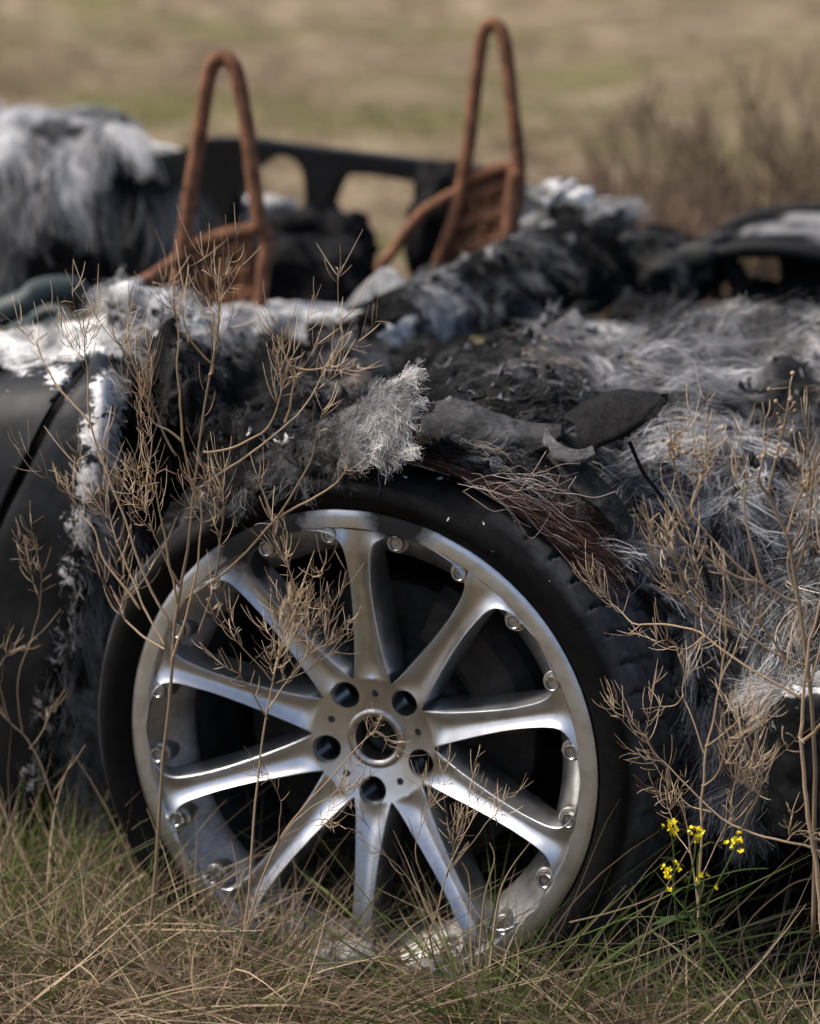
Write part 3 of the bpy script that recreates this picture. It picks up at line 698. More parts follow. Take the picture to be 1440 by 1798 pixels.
# a few long pale loose threads over them
parts = []
for k in range(30):
    x0, y0 = g.uniform(800, 960), g.uniform(830, 865); le2 = g.uniform(60, 170); am = g.uniform(-.25, .8)
    xs = [x0 + le2 * q for q in (0, .25, .5, .75, 1)]; ys = [y0 + le2 * am * q + g.normal(0, 20) * q for q in (0, .25, .5, .75, 1)]
    p3 = path(at(xs, ys, [.01, .0, -.005, .0, .01]), 24)
    parts.append(tubes(p3[None], np.full((1, 24), .00035), 3, np.array([[.5, .42, .38]]) * g.uniform(.4, 1.1), k))
V, F, C = join(parts); link('loose_threads', mesh_np(V, F, C), M['fibre'], car, kind='stuff')

# ---- charred block low at the right, with frayed top
def box_mesh(c, ax, sz, jit=.004, sub=12, seed=1, rnd=.2):
    """rounded lumpy box: centre, 3 axes, half sizes"""
    bm = bmesh.new(); bmesh.ops.create_cube(bm, size=2.0); bmesh.ops.subdivide_edges(bm, edges=bm.edges[:], cuts=sub, use_grid_fill=True)
    V = np.array([v.co[:] for v in bm.verts]); sph = nrm(V); e = np.max(np.abs(V), axis=1, keepdims=True)
    V = V * (1 - rnd) + sph * 1.15 * rnd
    W = np.asarray(c) + V[:, :1] * ax[0] * sz[0] + V[:, 1:2] * ax[1] * sz[1] + V[:, 2:3] * ax[2] * sz[2]
    d = nrm(W - np.asarray(c)); W = W + d * (jit * 2 * (fbm(W, 20, seed, 4) - .5) + jit * .8 * (fbm(W, 70, seed + 3, 2) - .5))[:, None]
    for v, p in zip(bm.verts, W): v.co = p
    bmesh.ops.recalc_face_normals(bm, faces=bm.faces)
    me = bpy.data.meshes.new('box'); bm.to_mesh(me); bm.free()
    for p in me.polygons: p.use_smooth = True
    return me
blk = sheet([[(1352, 1460, .0), (1380, 1470, -.02), (1440, 1475, -.02), (1520, 1475, -.02)], [(1350, 1340, .0), (1382, 1340, -.02), (1440, 1345, -.02), (1520, 1345, -.02)], [(1350, 1230, .0), (1382, 1222, -.02), (1440, 1225, -.02), (1520, 1225, -.02)], [(1352, 1205, .02), (1385, 1198, .02), (1440, 1200, .02), (1520, 1200, .02)], [(1355, 1200, .15), (1385, 1190, .15), (1440, 1190, .15), (1520, 1190, .15)]], 70, 110, .006, 20, 81)
ba = splat(blk['px'], blk['py'], [(1390, 1215, 60, 22, .42), (1440, 1205, 80, 20, .5), (1358, 1270, 18, 60, .34), (1400, 1240, 40, 30, .27)])
bo = add_sheet('charred_block', blk, grey(np.full(blk['px'].shape, .02)), M['paint'], .02, ba)
fibres('fibres', bo, blk, 1500, lambda px, py, P: np.where(px < 1385, 3.0, -1.2) + .5 * (fbm(ap(px, py), 40, 3, 2) - .5), .032, ash_col(.3, .95), dens=lambda px, py: splat(px, py, [(1360, 1208, 25, 18, 1), (1420, 1200, 60, 12, .8), (1352, 1235, 10, 20, .7)]), lift=.3, seed=21, rad=.0003, curl=.1, spread=.3)
wsp = sheet([[(1180, 1340, .20), (1240, 1400, .18), (1330, 1440, .12)], [(1190, 1250, .18), (1250, 1310, .16), (1345, 1340, .10)], [(1215, 1160, .17), (1280, 1220, .15), (1350, 1250, .09)]], 60, 60, .03, 16, 83)
wo = add_sheet('torn_lining', wsp, grey(.006 + .05 * sstep(.55, .75, fbm(ap(wsp['px'], wsp['py']), 20, 2, 3))), M['cloth'], .006)
fibres('fibres', wo, wsp, 3000, lambda px, py, P: 1.0 + 3.5 * (fbm(ap(px, py), 12, 3, 2) - .5), .05, lambda px, py, P, r, rg: grey(np.clip(.02 + .5 * splat(px, py, [(1290, 1370, 50, 60, 1), (1250, 1230, 50, 60, .8)]) * (.3 + rg) * (.4 + r), .01, .8), (.97, 1, 1.04)), lift=.5, seed=23, rad=.00024)

# ---- charred inner structure (wheel housing, floor, scuttle)
def lump(name, px, py, a, sz, mt_, jit=.03, seed=1, rnd=.5, label=None):
    return link(name, box_mesh(at(px, py, a), (E1, AX, UPW), sz, jit, 14, seed, rnd), mt_, car, label=label)
th = np.linspace(R(-20), R(200), 60); da_ = np.linspace(.24, .62, 12)
T_, A_ = np.meshgrid(th, da_)
P = CW + (.40 * np.cos(T_))[..., None] * E1 + np.minimum(.34 * np.sin(T_), .26)[..., None] * UPW + A_[..., None] * AX
idx = np.arange(T_.size).reshape(T_.shape)
link('wheel_housing', mesh_np(P, [np.stack([idx[:-1, :-1], idx[:-1, 1:], idx[1:, 1:], idx[1:, :-1]], -1).reshape(-1, 4)]), M['soot'], car).modifiers.new('s', 'SOLIDIFY').thickness = .006  # black shell of the wheel well, put in to block light
def wbox(name, u, v, z, mt_, jit=.02, seed=1, rnd=.12):
    c = CW * np.array([1, 1, 0]) + E1 * (u[0] + u[1]) / 2 + AX * (v[0] + v[1]) / 2 + UPW * (z[0] + z[1]) / 2
    return link(name, box_mesh(c, (E1, AX, UPW), ((u[1] - u[0]) / 2, (v[1] - v[0]) / 2, (z[1] - z[0]) / 2), jit, 14, seed, rnd), mt_, car)
wbox('floor_pan', (-1.3, 1.4), (.62, 1.75), (.10, .42), M['soot'], .03, 3)
wbox('inner_sill', (.40, 1.4), (.30, .70), (.08, .46), M['soot'], .03, 4)
wbox('inner_sill', (-1.3, -.40), (.28, .70), (.08, .52), M['soot'], .03, 5)

# ---- ash-covered ridge running back to the right, with a crumpled block at its end
rid = sheet([
 [(560, 625, .72), (680, 600, .80), (800, 590, .95), (920, 575, 1.10), (1040, 550, 1.25), (1110, 520, 1.40)],
 [(575, 600, .74), (690, 560, .82), (800, 530, .97), (920, 490, 1.13), (1020, 450, 1.30), (1100, 430, 1.46)],
 [(590, 578, .80), (700, 525, .88), (810, 475, 1.04), (920, 430, 1.22), (1010, 395, 1.40), (1095, 372, 1.54)],
 [(600, 572, .90), (710, 515, .98), (815, 465, 1.14), (920, 422, 1.32), (1010, 388, 1.50), (1095, 380, 1.64)],
 [(600, 620, 1.0), (710, 560, 1.08), (815, 520, 1.24), (920, 480, 1.42), (1010, 440, 1.60), (1095, 420, 1.74)]], 190, 140, .022, 11, 91)
def rid_ash(px, py, P=None):
    n = fbm(ap(px, py), 14, 29, 4)
    return (.01 + .45 * sstep(.47, .66, n)) * (1 - splat(px, py, [(960, 500, 90, 60, .9), (1060, 480, 60, 60, .9), (850, 560, 80, 30, .6), (600, 590, 30, 20, .9)])) + splat(px, py, [(760, 560, 70, 22, .35), (860, 520, 60, 24, .35), (940, 470, 50, 30, .3)]) * (.3 + .9 * n)
va = rid_ash(rid['px'], rid['py'])
ro = add_sheet('scuttle_beam', rid, grey(.003 + .8 * va ** 2.2, (.98, 1, 1.02)), M['cloth'], .01)
fibres('fibres', ro, rid, 4200, lambda px, py, P: .9 + 3.5 * (fbm(ap(px, py), 9, 31, 3) - .5), .036, lambda px, py, P, r, rg: grey(np.clip(.004 + 1.3 * rid_ash(px, py) ** 1.3 * (.3 + .9 * rg) * (.5 + r), .01, .8), (.98, 1, 1.03)), dens=lambda px, py: np.clip(.12 + 2.2 * rid_ash(px, py) ** 1.2, .02, 1), lift=.35, curl=.5, spread=.6, seed=25, rad=.0005)
flakes('charred_flakes', ro, rid, 700, .009, lambda px, py, r: grey(np.where(r > .93, .25 * r ** 2, .006 + .03 * r)), 7)
pA, pB = at(585, 588, .78), at(1010, 398, 1.42); dL = nrm(pB - pA); dN = nrm(UPW * .72 - AX * .70); dN = nrm(dN - (dN @ dL) * dL); dS = np.cross(dL, dN)
pk = box_mesh((pA + pB) / 2 - dS * 0 - UPW * .008, (dL, dS, dN), (np.linalg.norm(pB - pA) / 2, .042, .010), .012, 36, 97, .04)
pv = np.array([v.co[:] for v in pk.vertices]); q_ = np.stack([(pv - pA) @ dL * 5, (pv - pA) @ dS * 55, (pv - pA) @ dN * 30], -1)
kk = .8 * fbm(q_, 1.0, 99, 4) + .2 * fbm(pv, 22, 98, 4); vv_ = .006 + .34 * sstep(.45, .64, kk)
pk.color_attributes.new('Col', 'FLOAT_COLOR', 'POINT').data.foreach_set('color', np.c_[grey(vv_, (1, 1, 1)), np.ones(len(pv))].astype(np.float32).ravel())
link('scuttle_plank', pk, M['cloth'], car)
def crumple(name, px, py, a, sz, seed, lo=.05, hi=.8, jit=.05, parent=None, label=None, rnd=.45):
    me = box_mesh(at(px, py, a), (E1, AX, UPW), sz, jit, 18, seed, rnd)
    V = np.array([v.co[:] for v in me.vertices]); v = lo + (hi - lo) * sstep(.40, .62, fbm(V, 16, seed + 5, 4))
    ca = me.color_attributes.new('Col', 'FLOAT_COLOR', 'POINT'); c = np.c_[grey(v, (1, 1, .98)), np.ones(len(V))]
    ca.data.foreach_set('color', c.astype(np.float32).ravel())
    return link(name, me, M['cloth'], parent or car, label=label)
crumple('ash_lump', 945, 378, 1.56, (.035, .05, .040), 101, .1, .8, .04, rnd=.1)
crumple('ash_lump', 1035, 388, 1.58, (.060, .06, .030), 103, .01, .45, .02, rnd=.06)
crumple('ash_lump', 985, 355, 1.62, (.045, .04, .022), 104, .05, .8, .04, rnd=.12)
crumple('ash_lump', 1150, 470, 1.50, (.09, .06, .05), 105, .004, .06, .05, rnd=.15)
crumple('ash_lump', 640, 590, .85, (.07, .06, .03), 109, .15, .6, .03)
crumple('ash_lump', 500, 565, 1.05, (.10, .06, .025), 110, .25, .5, .02)

# ---- far left mass: white crust with fibres hanging down
mas = sheet([
 [(-90, 540, 1.30), (0, 540, 1.30), (90, 535, 1.32), (180, 530, 1.36), (250, 520, 1.42), (335, 510, 1.5)],
 [(-90, 430, 1.32), (0, 420, 1.32), (90, 420, 1.34), (180, 420, 1.38), (260, 430, 1.44), (340, 430, 1.52)],
 [(-90, 320, 1.36), (0, 310, 1.36), (90, 310, 1.38), (180, 320, 1.42), (265, 350, 1.48), (345, 360, 1.55)],
 [(-90, 235, 1.44), (0, 228, 1.44), (90, 222, 1.46), (212, 226, 1.50), (248, 285, 1.54), (335, 295, 1.62)],
 [(-90, 212, 1.58), (0, 206, 1.58), (90, 200, 1.60), (215, 206, 1.62), (240, 268, 1.66), (330, 270, 1.72)],
 [(-90, 260, 1.75), (0, 255, 1.75), (90, 255, 1.76), (165, 260, 1.78), (235, 300, 1.8), (330, 300, 1.84)]], 150, 150, .022, 9, 121)
def mas_ash(px, py, P=None):
    n = fbm(ap(px, py), 12, 39, 4); v = .008 + .14 * sstep(.5, .7, n)
    v = v + splat(px, py, [(20, 235, 60, 50, 1.0), (120, 275, 34, 55, 1.1), (190, 225, 40, 26, .9), (90, 205, 120, 14, .9), (60, 330, 60, 30, .5), (20, 430, 30, 70, .35), (150, 340, 60, 40, .45), (290, 400, 50, 60, .5), (320, 360, 40, 30, .5)]) * (.5 + .8 * n)
    return v * (1 - splat(px, py, [(75, 235, 26, 16, .8), (125, 225, 20, 12, .7), (120, 450, 60, 80, .95), (230, 470, 80, 70, .95), (60, 480, 30, 50, .6), (180, 350, 40, 50, .6), (60, 400, 60, 30, .5), (250, 300, 40, 22, .8)]))
va = mas_ash(mas['px'], mas['py'])
ms = add_sheet('burnt_upholstery', mas, grey(.003 + 1.0 * np.clip(va, 0, .95) ** 2.6), M['cloth'], .01)
fibres('fibres', ms, mas, 7000, lambda px, py, P: 1.55 + 1.6 * (fbm(ap(px, py), 10, 41, 2) - .5), .065, lambda px, py, P, r, rg: grey(np.clip(.004 + 1.9 * mas_ash(px, py) ** 1.3 * (.4 + .8 * rg) * (.5 + r), .008, .88), (1, 1, 1)), dens=lambda px, py: np.clip(2.2 * mas_ash(px, py) ** 1.3, .01, 1), lift=.3, droop=.4, seed=27, rad=.0007, curl=.3)

# ---- black cross frame behind the seats
def plate(name, pts, a, th_, mt_, label=None):
    """flat plate with outline pts in the plane a, th_ thick, bevelled"""
    P = at([p[0] for p in pts], [p[1] for p in pts], a)
    bm = bmesh.new(); f0 = [bm.verts.new(p) for p in P]; f1 = [bm.verts.new(p + AX * th_) for p in P]; n_ = len(pts)
    bm.faces.new(f0); bm.faces.new(f1[::-1])
    for i in range(n_): bm.faces.new((f0[i], f1[i], f1[(i + 1) % n_], f0[(i + 1) % n_]))
    bmesh.ops.recalc_face_normals(bm, faces=bm.faces)
    bmesh.ops.bevel(bm, geom=bm.edges[:], offset=.003, segments=2, affect='EDGES')
    me = bpy.data.meshes.new('plate'); bm.to_mesh(me); bm.free()
    return link(name, me, mt_, car, label=label)
plate('cross_frame', [(318, 262), (360, 243), (440, 246), (540, 260), (640, 272), (740, 284), (830, 296), (905, 300), (905, 350), (800, 345), (780, 335), (720, 318), (650, 308), (610, 306), (592, 318), (575, 360), (600, 400), (640, 450), (660, 520), (480, 520), (500, 400), (528, 375), (535, 350), (530, 300), (512, 278), (490, 272), (462, 282), (428, 312), (414, 345), (404, 390), (400, 520), (330, 520), (335, 380), (322, 330)], 1.95, .05, M['black_beam'])
plate('ash_slab', [(585, 575), (598, 545), (630, 505), (668, 470), (690, 480), (715, 510), (660, 560)], 1.0, .02, M['ash'])
crumple('ash_lump', 460, 395, 2.05, (.06, .04, .05), 131, .4, .85, .03)
lump('charred_lump', 560, 440, 1.80, (.09, .06, .07), M['black_char'], .04, 133)
lump('charred_lump', 500, 500, 1.60, (.14, .08, .07), M['black_char'], .05, 135)
lump('charred_lump', 775, 420, 1.75, (.035, .06, .13), M['black_char'], .04, 137)
plate('bracket', [(245, 250), (290, 258), (330, 275), (322, 300), (270, 285), (248, 268)], 1.75, .03, M['ash'])

# ---- dark pipes by the left edge
parts = [tube_path(at([-40, 40, 70, 120, 150], [560, 540, 515, 512, 540], [.80, .82, .85, .88, .90]), .022, 30, 14, .01),
         tube_path(at([20, 60, 110, 145], [590, 575, 580, 600], [.75, .78, .8, .82]), .020, 24, 14, .01),
         tube_path(at([60, 90, 115, 100, 70, 60], [560, 545, 560, 585, 585, 560], [.72] * 6), .010, 30, 12, .004)]
V, F, _ = join(parts); link('melted_hose', mesh_np(V, F), m_plain('melted_plastic', (.012, .02, .018), (.06, .08, .075), 25, .45, 0, .5, .004), car)

# ---- far wheel arch at the right
def band(name, pa_, pb_, a0, a1, mt_, th_=.012):
    A = path([at(x, y, a0) for x, y in pa_], 60); B = path([at(x, y, a1) for x, y in pb_], 60)
    G = np.stack([A * (1 - k) + B * k for k in np.linspace(0, 1, 8)], 0)
    G = G + (.012 * (fbm(G, 12, 5, 3) - .5))[..., None] * UPW
    idx = np.arange(8 * 60).reshape(8, 60)
    o = link(name, mesh_np(G, [np.stack([idx[:-1, :-1], idx[:-1, 1:], idx[1:, 1:], idx[1:, :-1]], -1).reshape(-1, 4)], np.repeat((.006 + .22 * sstep(.56, .72, fbm(np.stack([np.broadcast_to(np.linspace(0, 5, 60), (8, 60)), np.broadcast_to(np.linspace(0, 5, 8)[:, None], (8, 60)), np.zeros((8, 60))], -1), 1.0, 77, 3)))[..., None], 3, -1).reshape(-1, 3)), mt_, car)  # pale streaks in the colour stand in for highlights along the arc
    o.modifiers.new('s', 'SOLIDIFY').thickness = th_
    return o
band('arch_liner', [(1168, 560), (1185, 500), (1215, 462), (1260, 440), (1320, 430), (1400, 435), (1480, 452)], [(1175, 520), (1200, 470), (1240, 428), (1290, 396), (1350, 376), (1430, 368), (1520, 374)], 1.45, 1.80, M['cloth'], .012)
for P_ in ([tube_path(at([1165, 1185, 1215, 1260, 1320, 1400, 1480], [565, 505, 468, 446, 436, 441, 458], 1.45), .014, 50, 12, .004), tube_path(at([1170, 1200, 1240, 1290, 1350, 1430, 1520], [525, 472, 430, 396, 376, 367, 374], 1.80), .012, 50, 12, .004)]): link('arch_lip', mesh_np(P_[0], P_[1]), M['black_beam'], car)
V, F, _ = tube_path(at([1262, 1285, 1300, 1302], [448, 470, 500, 560], 1.5), .018, 24, 12, .006); link('strut', mesh_np(V, F), M['black_beam'], car)
for q, (x, y, a, sx, sz, sd_) in enumerate([(1385, 550, 1.6, .08, .05, 141), (1470, 520, 1.6, .07, .08, 143), (1170, 570, 1.3, .06, .03, 145)]): lump('charred_lump', x, y, a, (sx, .07, sz), M['black_char'], .05, sd_)

# ---- rusted seat frames
def seat(hoop, bar, side_pts, brace, a, mesh_pts, rr_=.0115):
    st = empty('seat_frame', at(hoop[len(hoop) // 2][0], 600, a), car)
    def tp(name, pts, r_, aa=a):
        V, F, _ = tube_path(at([p[0] for p in pts], [p[1] for p in pts], [p[2] if len(p) > 2 else aa for p in pts]), r_, 60, 14, .004)
        return link(name, mesh_np(V, F), M['rust'], st)
    tp('hoop', hoop, rr_); tp('crossbar', bar, rr_ * .92, a + .005); tp('side_tube', side_pts, rr_ * .8, a); 
    if brace: tp('brace', brace, rr_ * 1.05, a - .02)
    # woven spring panel
    (x0, y0), (x1, y1), (x2, y2), (x3, y3) = mesh_pts; parts = []
    def q(u, v): return (x0 * (1 - u) * (1 - v) + x1 * u * (1 - v) + x2 * u * v + x3 * (1 - u) * v, y0 * (1 - u) * (1 - v) + y1 * u * (1 - v) + y2 * u * v + y3 * (1 - u) * v)
    for k in range(12):
        u = (k + .5) / 12; pts = [q(u + .03 * math.sin(j * 2.1 + k), j / 7) for j in range(8)]
        parts.append(tube_path(at([p[0] for p in pts], [p[1] for p in pts], a + .01 + .006 * np.cos(np.arange(8) * 3.14)), 0.0040, 40, 6, .004))
    for k in range(12):
        v = (k + .5) / 12; pts = [q(j / 7, v + .02 * math.sin(j * 2 + k)) for j in range(8)]
        parts.append(tube_path(at([p[0] for p in pts], [p[1] for p in pts], a + .012 - .006 * np.cos(np.arange(8) * 3.14)), .0044, 40, 6, .004))
    V, F, _ = join(parts); link('spring_panel', mesh_np(V, F), M['rust'], st)
    return st
seat([(298, 640), (306, 560), (316, 470), (332, 360), (348, 250), (362, 160), (372, 118), (386, 103), (400, 103), (413, 120), (424, 165), (436, 240), (446, 320), (458, 405)],
     [(326, 432), (370, 418), (420, 405), (456, 402), (468, 420), (462, 480), (455, 560), (450, 640)],
     [(240, 500, .88), (262, 488, .92), (292, 468, .98), (320, 452, 1.02)], None, 1.02, ((335, 435), (445, 412), (440, 560), (318, 560)))
seat([(748, 520), (768, 470), (790, 410), (806, 350), (818, 290), (830, 200), (838, 120), (846, 65), (858, 44), (872, 44), (884, 66), (893, 130), (902, 210), (910, 290), (908, 350), (896, 410)],
     [(812, 322), (840, 308), (875, 296), (908, 292)],
     [(664, 475, 1.40), (690, 440, 1.41), (718, 400, 1.42), (750, 365, 1.43), (800, 338, 1.45)], [(905, 300), (898, 350), (892, 420), (888, 470)], 1.45, ((818, 325), (900, 300), (885, 470), (775, 490)))
ob = box_mesh(at(240, 498, .86), (E1, AX, UPW), (.010, .010, .008), .003, 6, 4, .8); link('melted_cap', ob, M['ash'], car)

for lab, x, y, a, sz, sd_ in (('pale crumbled ash lump lying under the rim below the hub', 600, 1690, -.06, (.035, .03, .010), 301), ('flat grey ash crust lying by the lowest bolt', 770, 1700, -.05, (.03, .02, .007), 302), ('grey ash clod half buried in grass at the lower left rim', 430, 1640, -.04, (.022, .03, .010), 303)):
    o = crumple('ash_debris', x, y, a, sz, sd_, .06, .32, .03); o.parent = None; o.matrix_parent_inverse = Matrix.Identity(4); tag(o, lab, 'debris')
# ------------------------------------------------------------------ dry weeds
def pods(P, n, L, g, spread=1.0, back=.55):
    """curved seed pods leaving the outer part of a branch polyline P [K,3]"""
    K = len(P); t = 1 - back * g.random(n) ** 1.1; t[: max(2, n // 8)] = 1.0
    i = np.minimum((t * (K - 1)).astype(int), K - 2); f = (t * (K - 1) - i)[:, None]
    B = P[i] * (1 - f) + P[i + 1] * f; T = nrm(P[i + 1] - P[i])
    rnd = g.normal(size=(n, 3)); rnd -= (rnd * T).sum(-1, keepdims=True) * T; rnd = nrm(rnd)
    D = nrm(T * (.35 + .5 * g.random((n, 1))) + rnd * spread * (.5 + .6 * g.random((n, 1))))
    cur = nrm(T * .9 + np.array([0, 0, .6]) + .35 * g.normal(size=(n, 3))); le = L * (.5 + .75 * g.random((n, 1)))
    s = np.linspace(0, 1, 6)[None, :, None]
    bend = (g.random((n, 1, 1)) * 1.9 - .3)
    return B[:, None] + le[:, None] * (s * D[:, None] * (1 - .35 * s) + bend * s * s * cur[:, None] * .8)
def tan_col(n, g, k=1.0):
    c = np.array([[.30, .185, .095]]) * (1 - .25) + np.array([[.42, .29, .17]]) * .25
    h = g.random((n, 1)); return k * ((1 - h) * np.array([[.17, .10, .055]]) + h * np.array([[.92, .75, .53]]))
def weed(label, branches, a, clus, r0=.0022, L=.019, seed=1, name='dry_weed', nk=1.35, buds=(), lean=.05, group='dry weed stalks around the wheel', k=1.0):
    """branches: lists of (px,py) from root to tip; clus: (branch index, number of pods, reach)"""
    g = np.random.default_rng(seed); root = branches[0][0]
    base = at(root[0], root[1], a); o = tag(empty(name, base), label, 'weed', group)
    paths = []; ps = []
    for bi, br in enumerate(branches):
        br = np.array(br, float); m_ = len(br)
        if bi == 0: aa = np.full(m_, a)
        else:
            # start at the nearest point of an earlier branch
            st = at(br[0, 0], br[0, 1], a); best = None
            for Pp in paths:
                d_ = np.linalg.norm(Pp - st, axis=1); j = int(np.argmin(d_))
                if best is None or d_[j] < best[0]: best = (d_[j], float((Pp[j] - CW) @ AX))
            aa = best[1] + np.linspace(0, 1, m_) * g.normal(0, lean)
        P = path(at(br[:, 0], br[:, 1], aa), 26)
        wob = (np.stack([fbm(P, 30, seed * 3 + q, 2) for q in range(3)], -1) - .5) * .006
        wob[0] = 0; P = P + wob; paths.append(P)
        ra = .92 * (r0 if bi == 0 else r0 * .62) * np.linspace(1, .38, 26)
        ps.append(tubes(P[None], ra[None], 6, np.array([[.50, .38, .25]]) * g.uniform(.6, 1.15) * k, seed + bi))
    V, F, C = join(ps); link('stem', mesh_np(V, F, C), M['plant'], o)
    pp = []
    for bi, n_, back in clus:
        n_ = int(n_ * nk); base_P = paths[bi]; twigs = [base_P]; back_ = [back]
        ns_ = int(np.clip(n_ // 12, 0, 6)); parts_ = []
        for q in range(ns_):                               # short side twigs carry most of the pods
            t = (1 - back * g.random()) * 25; i = min(int(t), 24); f = t - i
            p0 = base_P[i] * (1 - f) + base_P[i + 1] * f; T = nrm(base_P[i + 1] - base_P[i]); rn = g.normal(size=3); rn = nrm(rn - (rn @ T) * T)
            le = L * (.9 + 1.5 * g.random()); ss = np.linspace(0, 1, 9)[:, None]
            tw = p0 + le * (ss * nrm(T * .8 + rn * .8) + ss ** 2 * (.35 * T + np.array([0, 0, .25]))); twigs.append(tw); back_.append(.85)
            parts_.append(tubes(tw[None], r0 * .2 * np.linspace(1, .5, 9)[None], 4, tan_col(1, g, .85 * k), q))
        share = max(5, int(n_ / (ns_ + 1)))
        for tw, bk in zip(twigs, back_):
            pt = pods(tw, share, L * 1.4, g, 1.0, bk)
            rr = np.full((share, 6), .00038) * np.array([.6, 1.0, 1.15, 1.1, .9, .35])[None]
            parts_.append(tubes(pt, rr, 3, tan_col(share, g, k), seed + 50 + bi))
        V, F, C = join(parts_); link('seed_cluster', mesh_np(V, F, C), M['plant'], o)
    for bi, n_, back in buds:
        P = paths[bi]
        for q in range(n_):
            t = 1 - back * g.random(); p0 = P[int(t * 25)]; p1 = p0 + g.normal(0, .008, 3) + np.array([0, 0, .006])
            V, F, C = join([tubes(np.stack([p0, (p0 + p1) / 2, p1])[None], np.array([[.0004, .0004, .0004]]), 6, tan_col(1, g), q),
                            tubes(np.stack([p1 + np.array([0, 0, z]) for z in (-.0022, -.001, .0008, .0022)])[None], np.array([[.0006, .0022, .0022, .0006]]), 6, tan_col(1, g, .8), q)])
            link('seed_head', mesh_np(V, F, C), M['plant'], o)
    return o
weed('tall branching dry weed standing before the left side of the wheel', [
 [(258, 1690), (264, 1640), (276, 1500), (290, 1310), (304, 1140), (314, 1045), (330, 940), (345, 832), (352, 770), (364, 690), (378, 600), (386, 540), (390, 486)],   # 0
 [(346, 885), (332, 820), (318, 760), (314, 680), (312, 600), (306, 545), (302, 490)],                                     # 1
 [(325, 1052), (400, 1000), (482, 912), (535, 830), (556, 770), (566, 720)],                                              # 2
 [(482, 910), (540, 880), (585, 850), (606, 825)], [(478, 915), (465, 870), (455, 840)],                                  # 3 4
 [(352, 856), (420, 812), (482, 768), (528, 720), (566, 660), (600, 590)],                                                # 5
 [(358, 793), (420, 783), (468, 752), (492, 700), (506, 632)],                                                            # 6
 [(500, 742), (512, 700), (514, 650)],                                                                                    # 7
 [(314, 1030), (290, 980), (268, 930), (258, 885)],                                                                       # 8
 [(320, 775), (296, 755), (268, 740), (250, 700)],                                                                        # 9
 [(310, 800), (255, 690), (225, 640), (214, 605)],                                                                        # 10
 [(290, 1135), (250, 1060), (218, 990), (196, 920), (190, 862)],                                                          # 11
 [(300, 1100), (255, 1010), (215, 900), (172, 790), (160, 730), (150, 640), (152, 585)],                                  # 12
 [(246, 1070), (180, 980), (168, 930), (140, 900), (118, 850)],                                                           # 13
 [(350, 1112), (372, 1030), (386, 950), (392, 872)],                                                                      # 14
 [(290, 1140), (240, 1110), (215, 1075), (222, 1030)],                                                                    # 15
 [(312, 1060), (292, 960), (280, 900), (272, 830)],                                                                       # 16
 [(165, 745), (110, 690), (80, 640), (64, 600)],                                                                          # 17
 [(505, 640), (540, 650), (580, 640), (598, 612)], [(368, 660), (372, 640), (330, 590), (322, 540)],                      # 18 19
 [(300, 1160), (322, 1100), (345, 1010), (352, 900), (345, 850)], [(255, 900), (258, 850), (262, 820), (270, 770)],       # 20 21
], -.13, [(0, 46, .16), (1, 26, .3), (2, 6, .2), (3, 8, .25), (4, 5, .3), (5, 24, .3), (6, 46, .3), (7, 14, .4), (8, 44, .45), (9, 56, .45), (10, 32, .3), (11, 46, .35), (12, 20, .2), (13, 30, .3), (14, 50, .45), (15, 44, .5), (16, 26, .35), (17, 16, .3), (18, 18, .5), (19, 16, .3), (20, 14, .3), (21, 24, .5), (12, 24, .55), (0, 16, .3)], .0026, .021, 3)
weed('wispy dry weed in front of the left spokes, its tangled tuft beside the hub', [
 [(415, 1760), (430, 1640), (446, 1450), (458, 1320), (470, 1250), (482, 1190), (500, 1120), (515, 1080)],
 [(482, 1200), (440, 1150), (402, 1110), (372, 1078)], [(486, 1200), (545, 1175), (572, 1120), (580, 1060)], [(505, 1110), (522, 1060), (510, 1010), (498, 985)],
 [(512, 1090), (540, 1050), (548, 1010)], [(470, 1250), (500, 1200), (540, 1140), (530, 1090)], [(470, 1262), (440, 1210), (420, 1180)], [(482, 1190), (490, 1130), (496, 1060)]],
 -.15, [(0, 70, .3), (1, 26, .6), (2, 40, .6), (3, 30, .6), (4, 26, .7), (5, 60, .7), (6, 16, .7), (7, 50, .7)], .0018, .019, 5)
weed('thin dry weed sprig reaching across the hub bore', [[(395, 1780), (440, 1600), (500, 1460), (560, 1390), (600, 1345), (640, 1300), (665, 1288), (690, 1305)], [(470, 1520), (520, 1440), (585, 1395), (600, 1380)], [(490, 1480), (490, 1400), (470, 1360)], [(500, 1470), (560, 1440), (600, 1450)]],
 -.16, [(0, 30, .25), (1, 30, .6), (2, 16, .6), (3, 22, .7)], .0013, .016, 7)
weed('low curly dry weed between the two lowest right-hand spokes', [[(700, 1800), (760, 1620), (790, 1520), (830, 1440), (860, 1400)], [(770, 1600), (730, 1500), (745, 1440), (752, 1410)], [(790, 1530), (850, 1450), (880, 1430)], [(760, 1600), (700, 1520), (640, 1480)], [(785, 1540), (800, 1480), (810, 1440)]],
 -.14, [(0, 26, .5), (1, 30, .6), (2, 18, .6), (3, 20, .7), (4, 26, .7)], .0012, .018, 9)
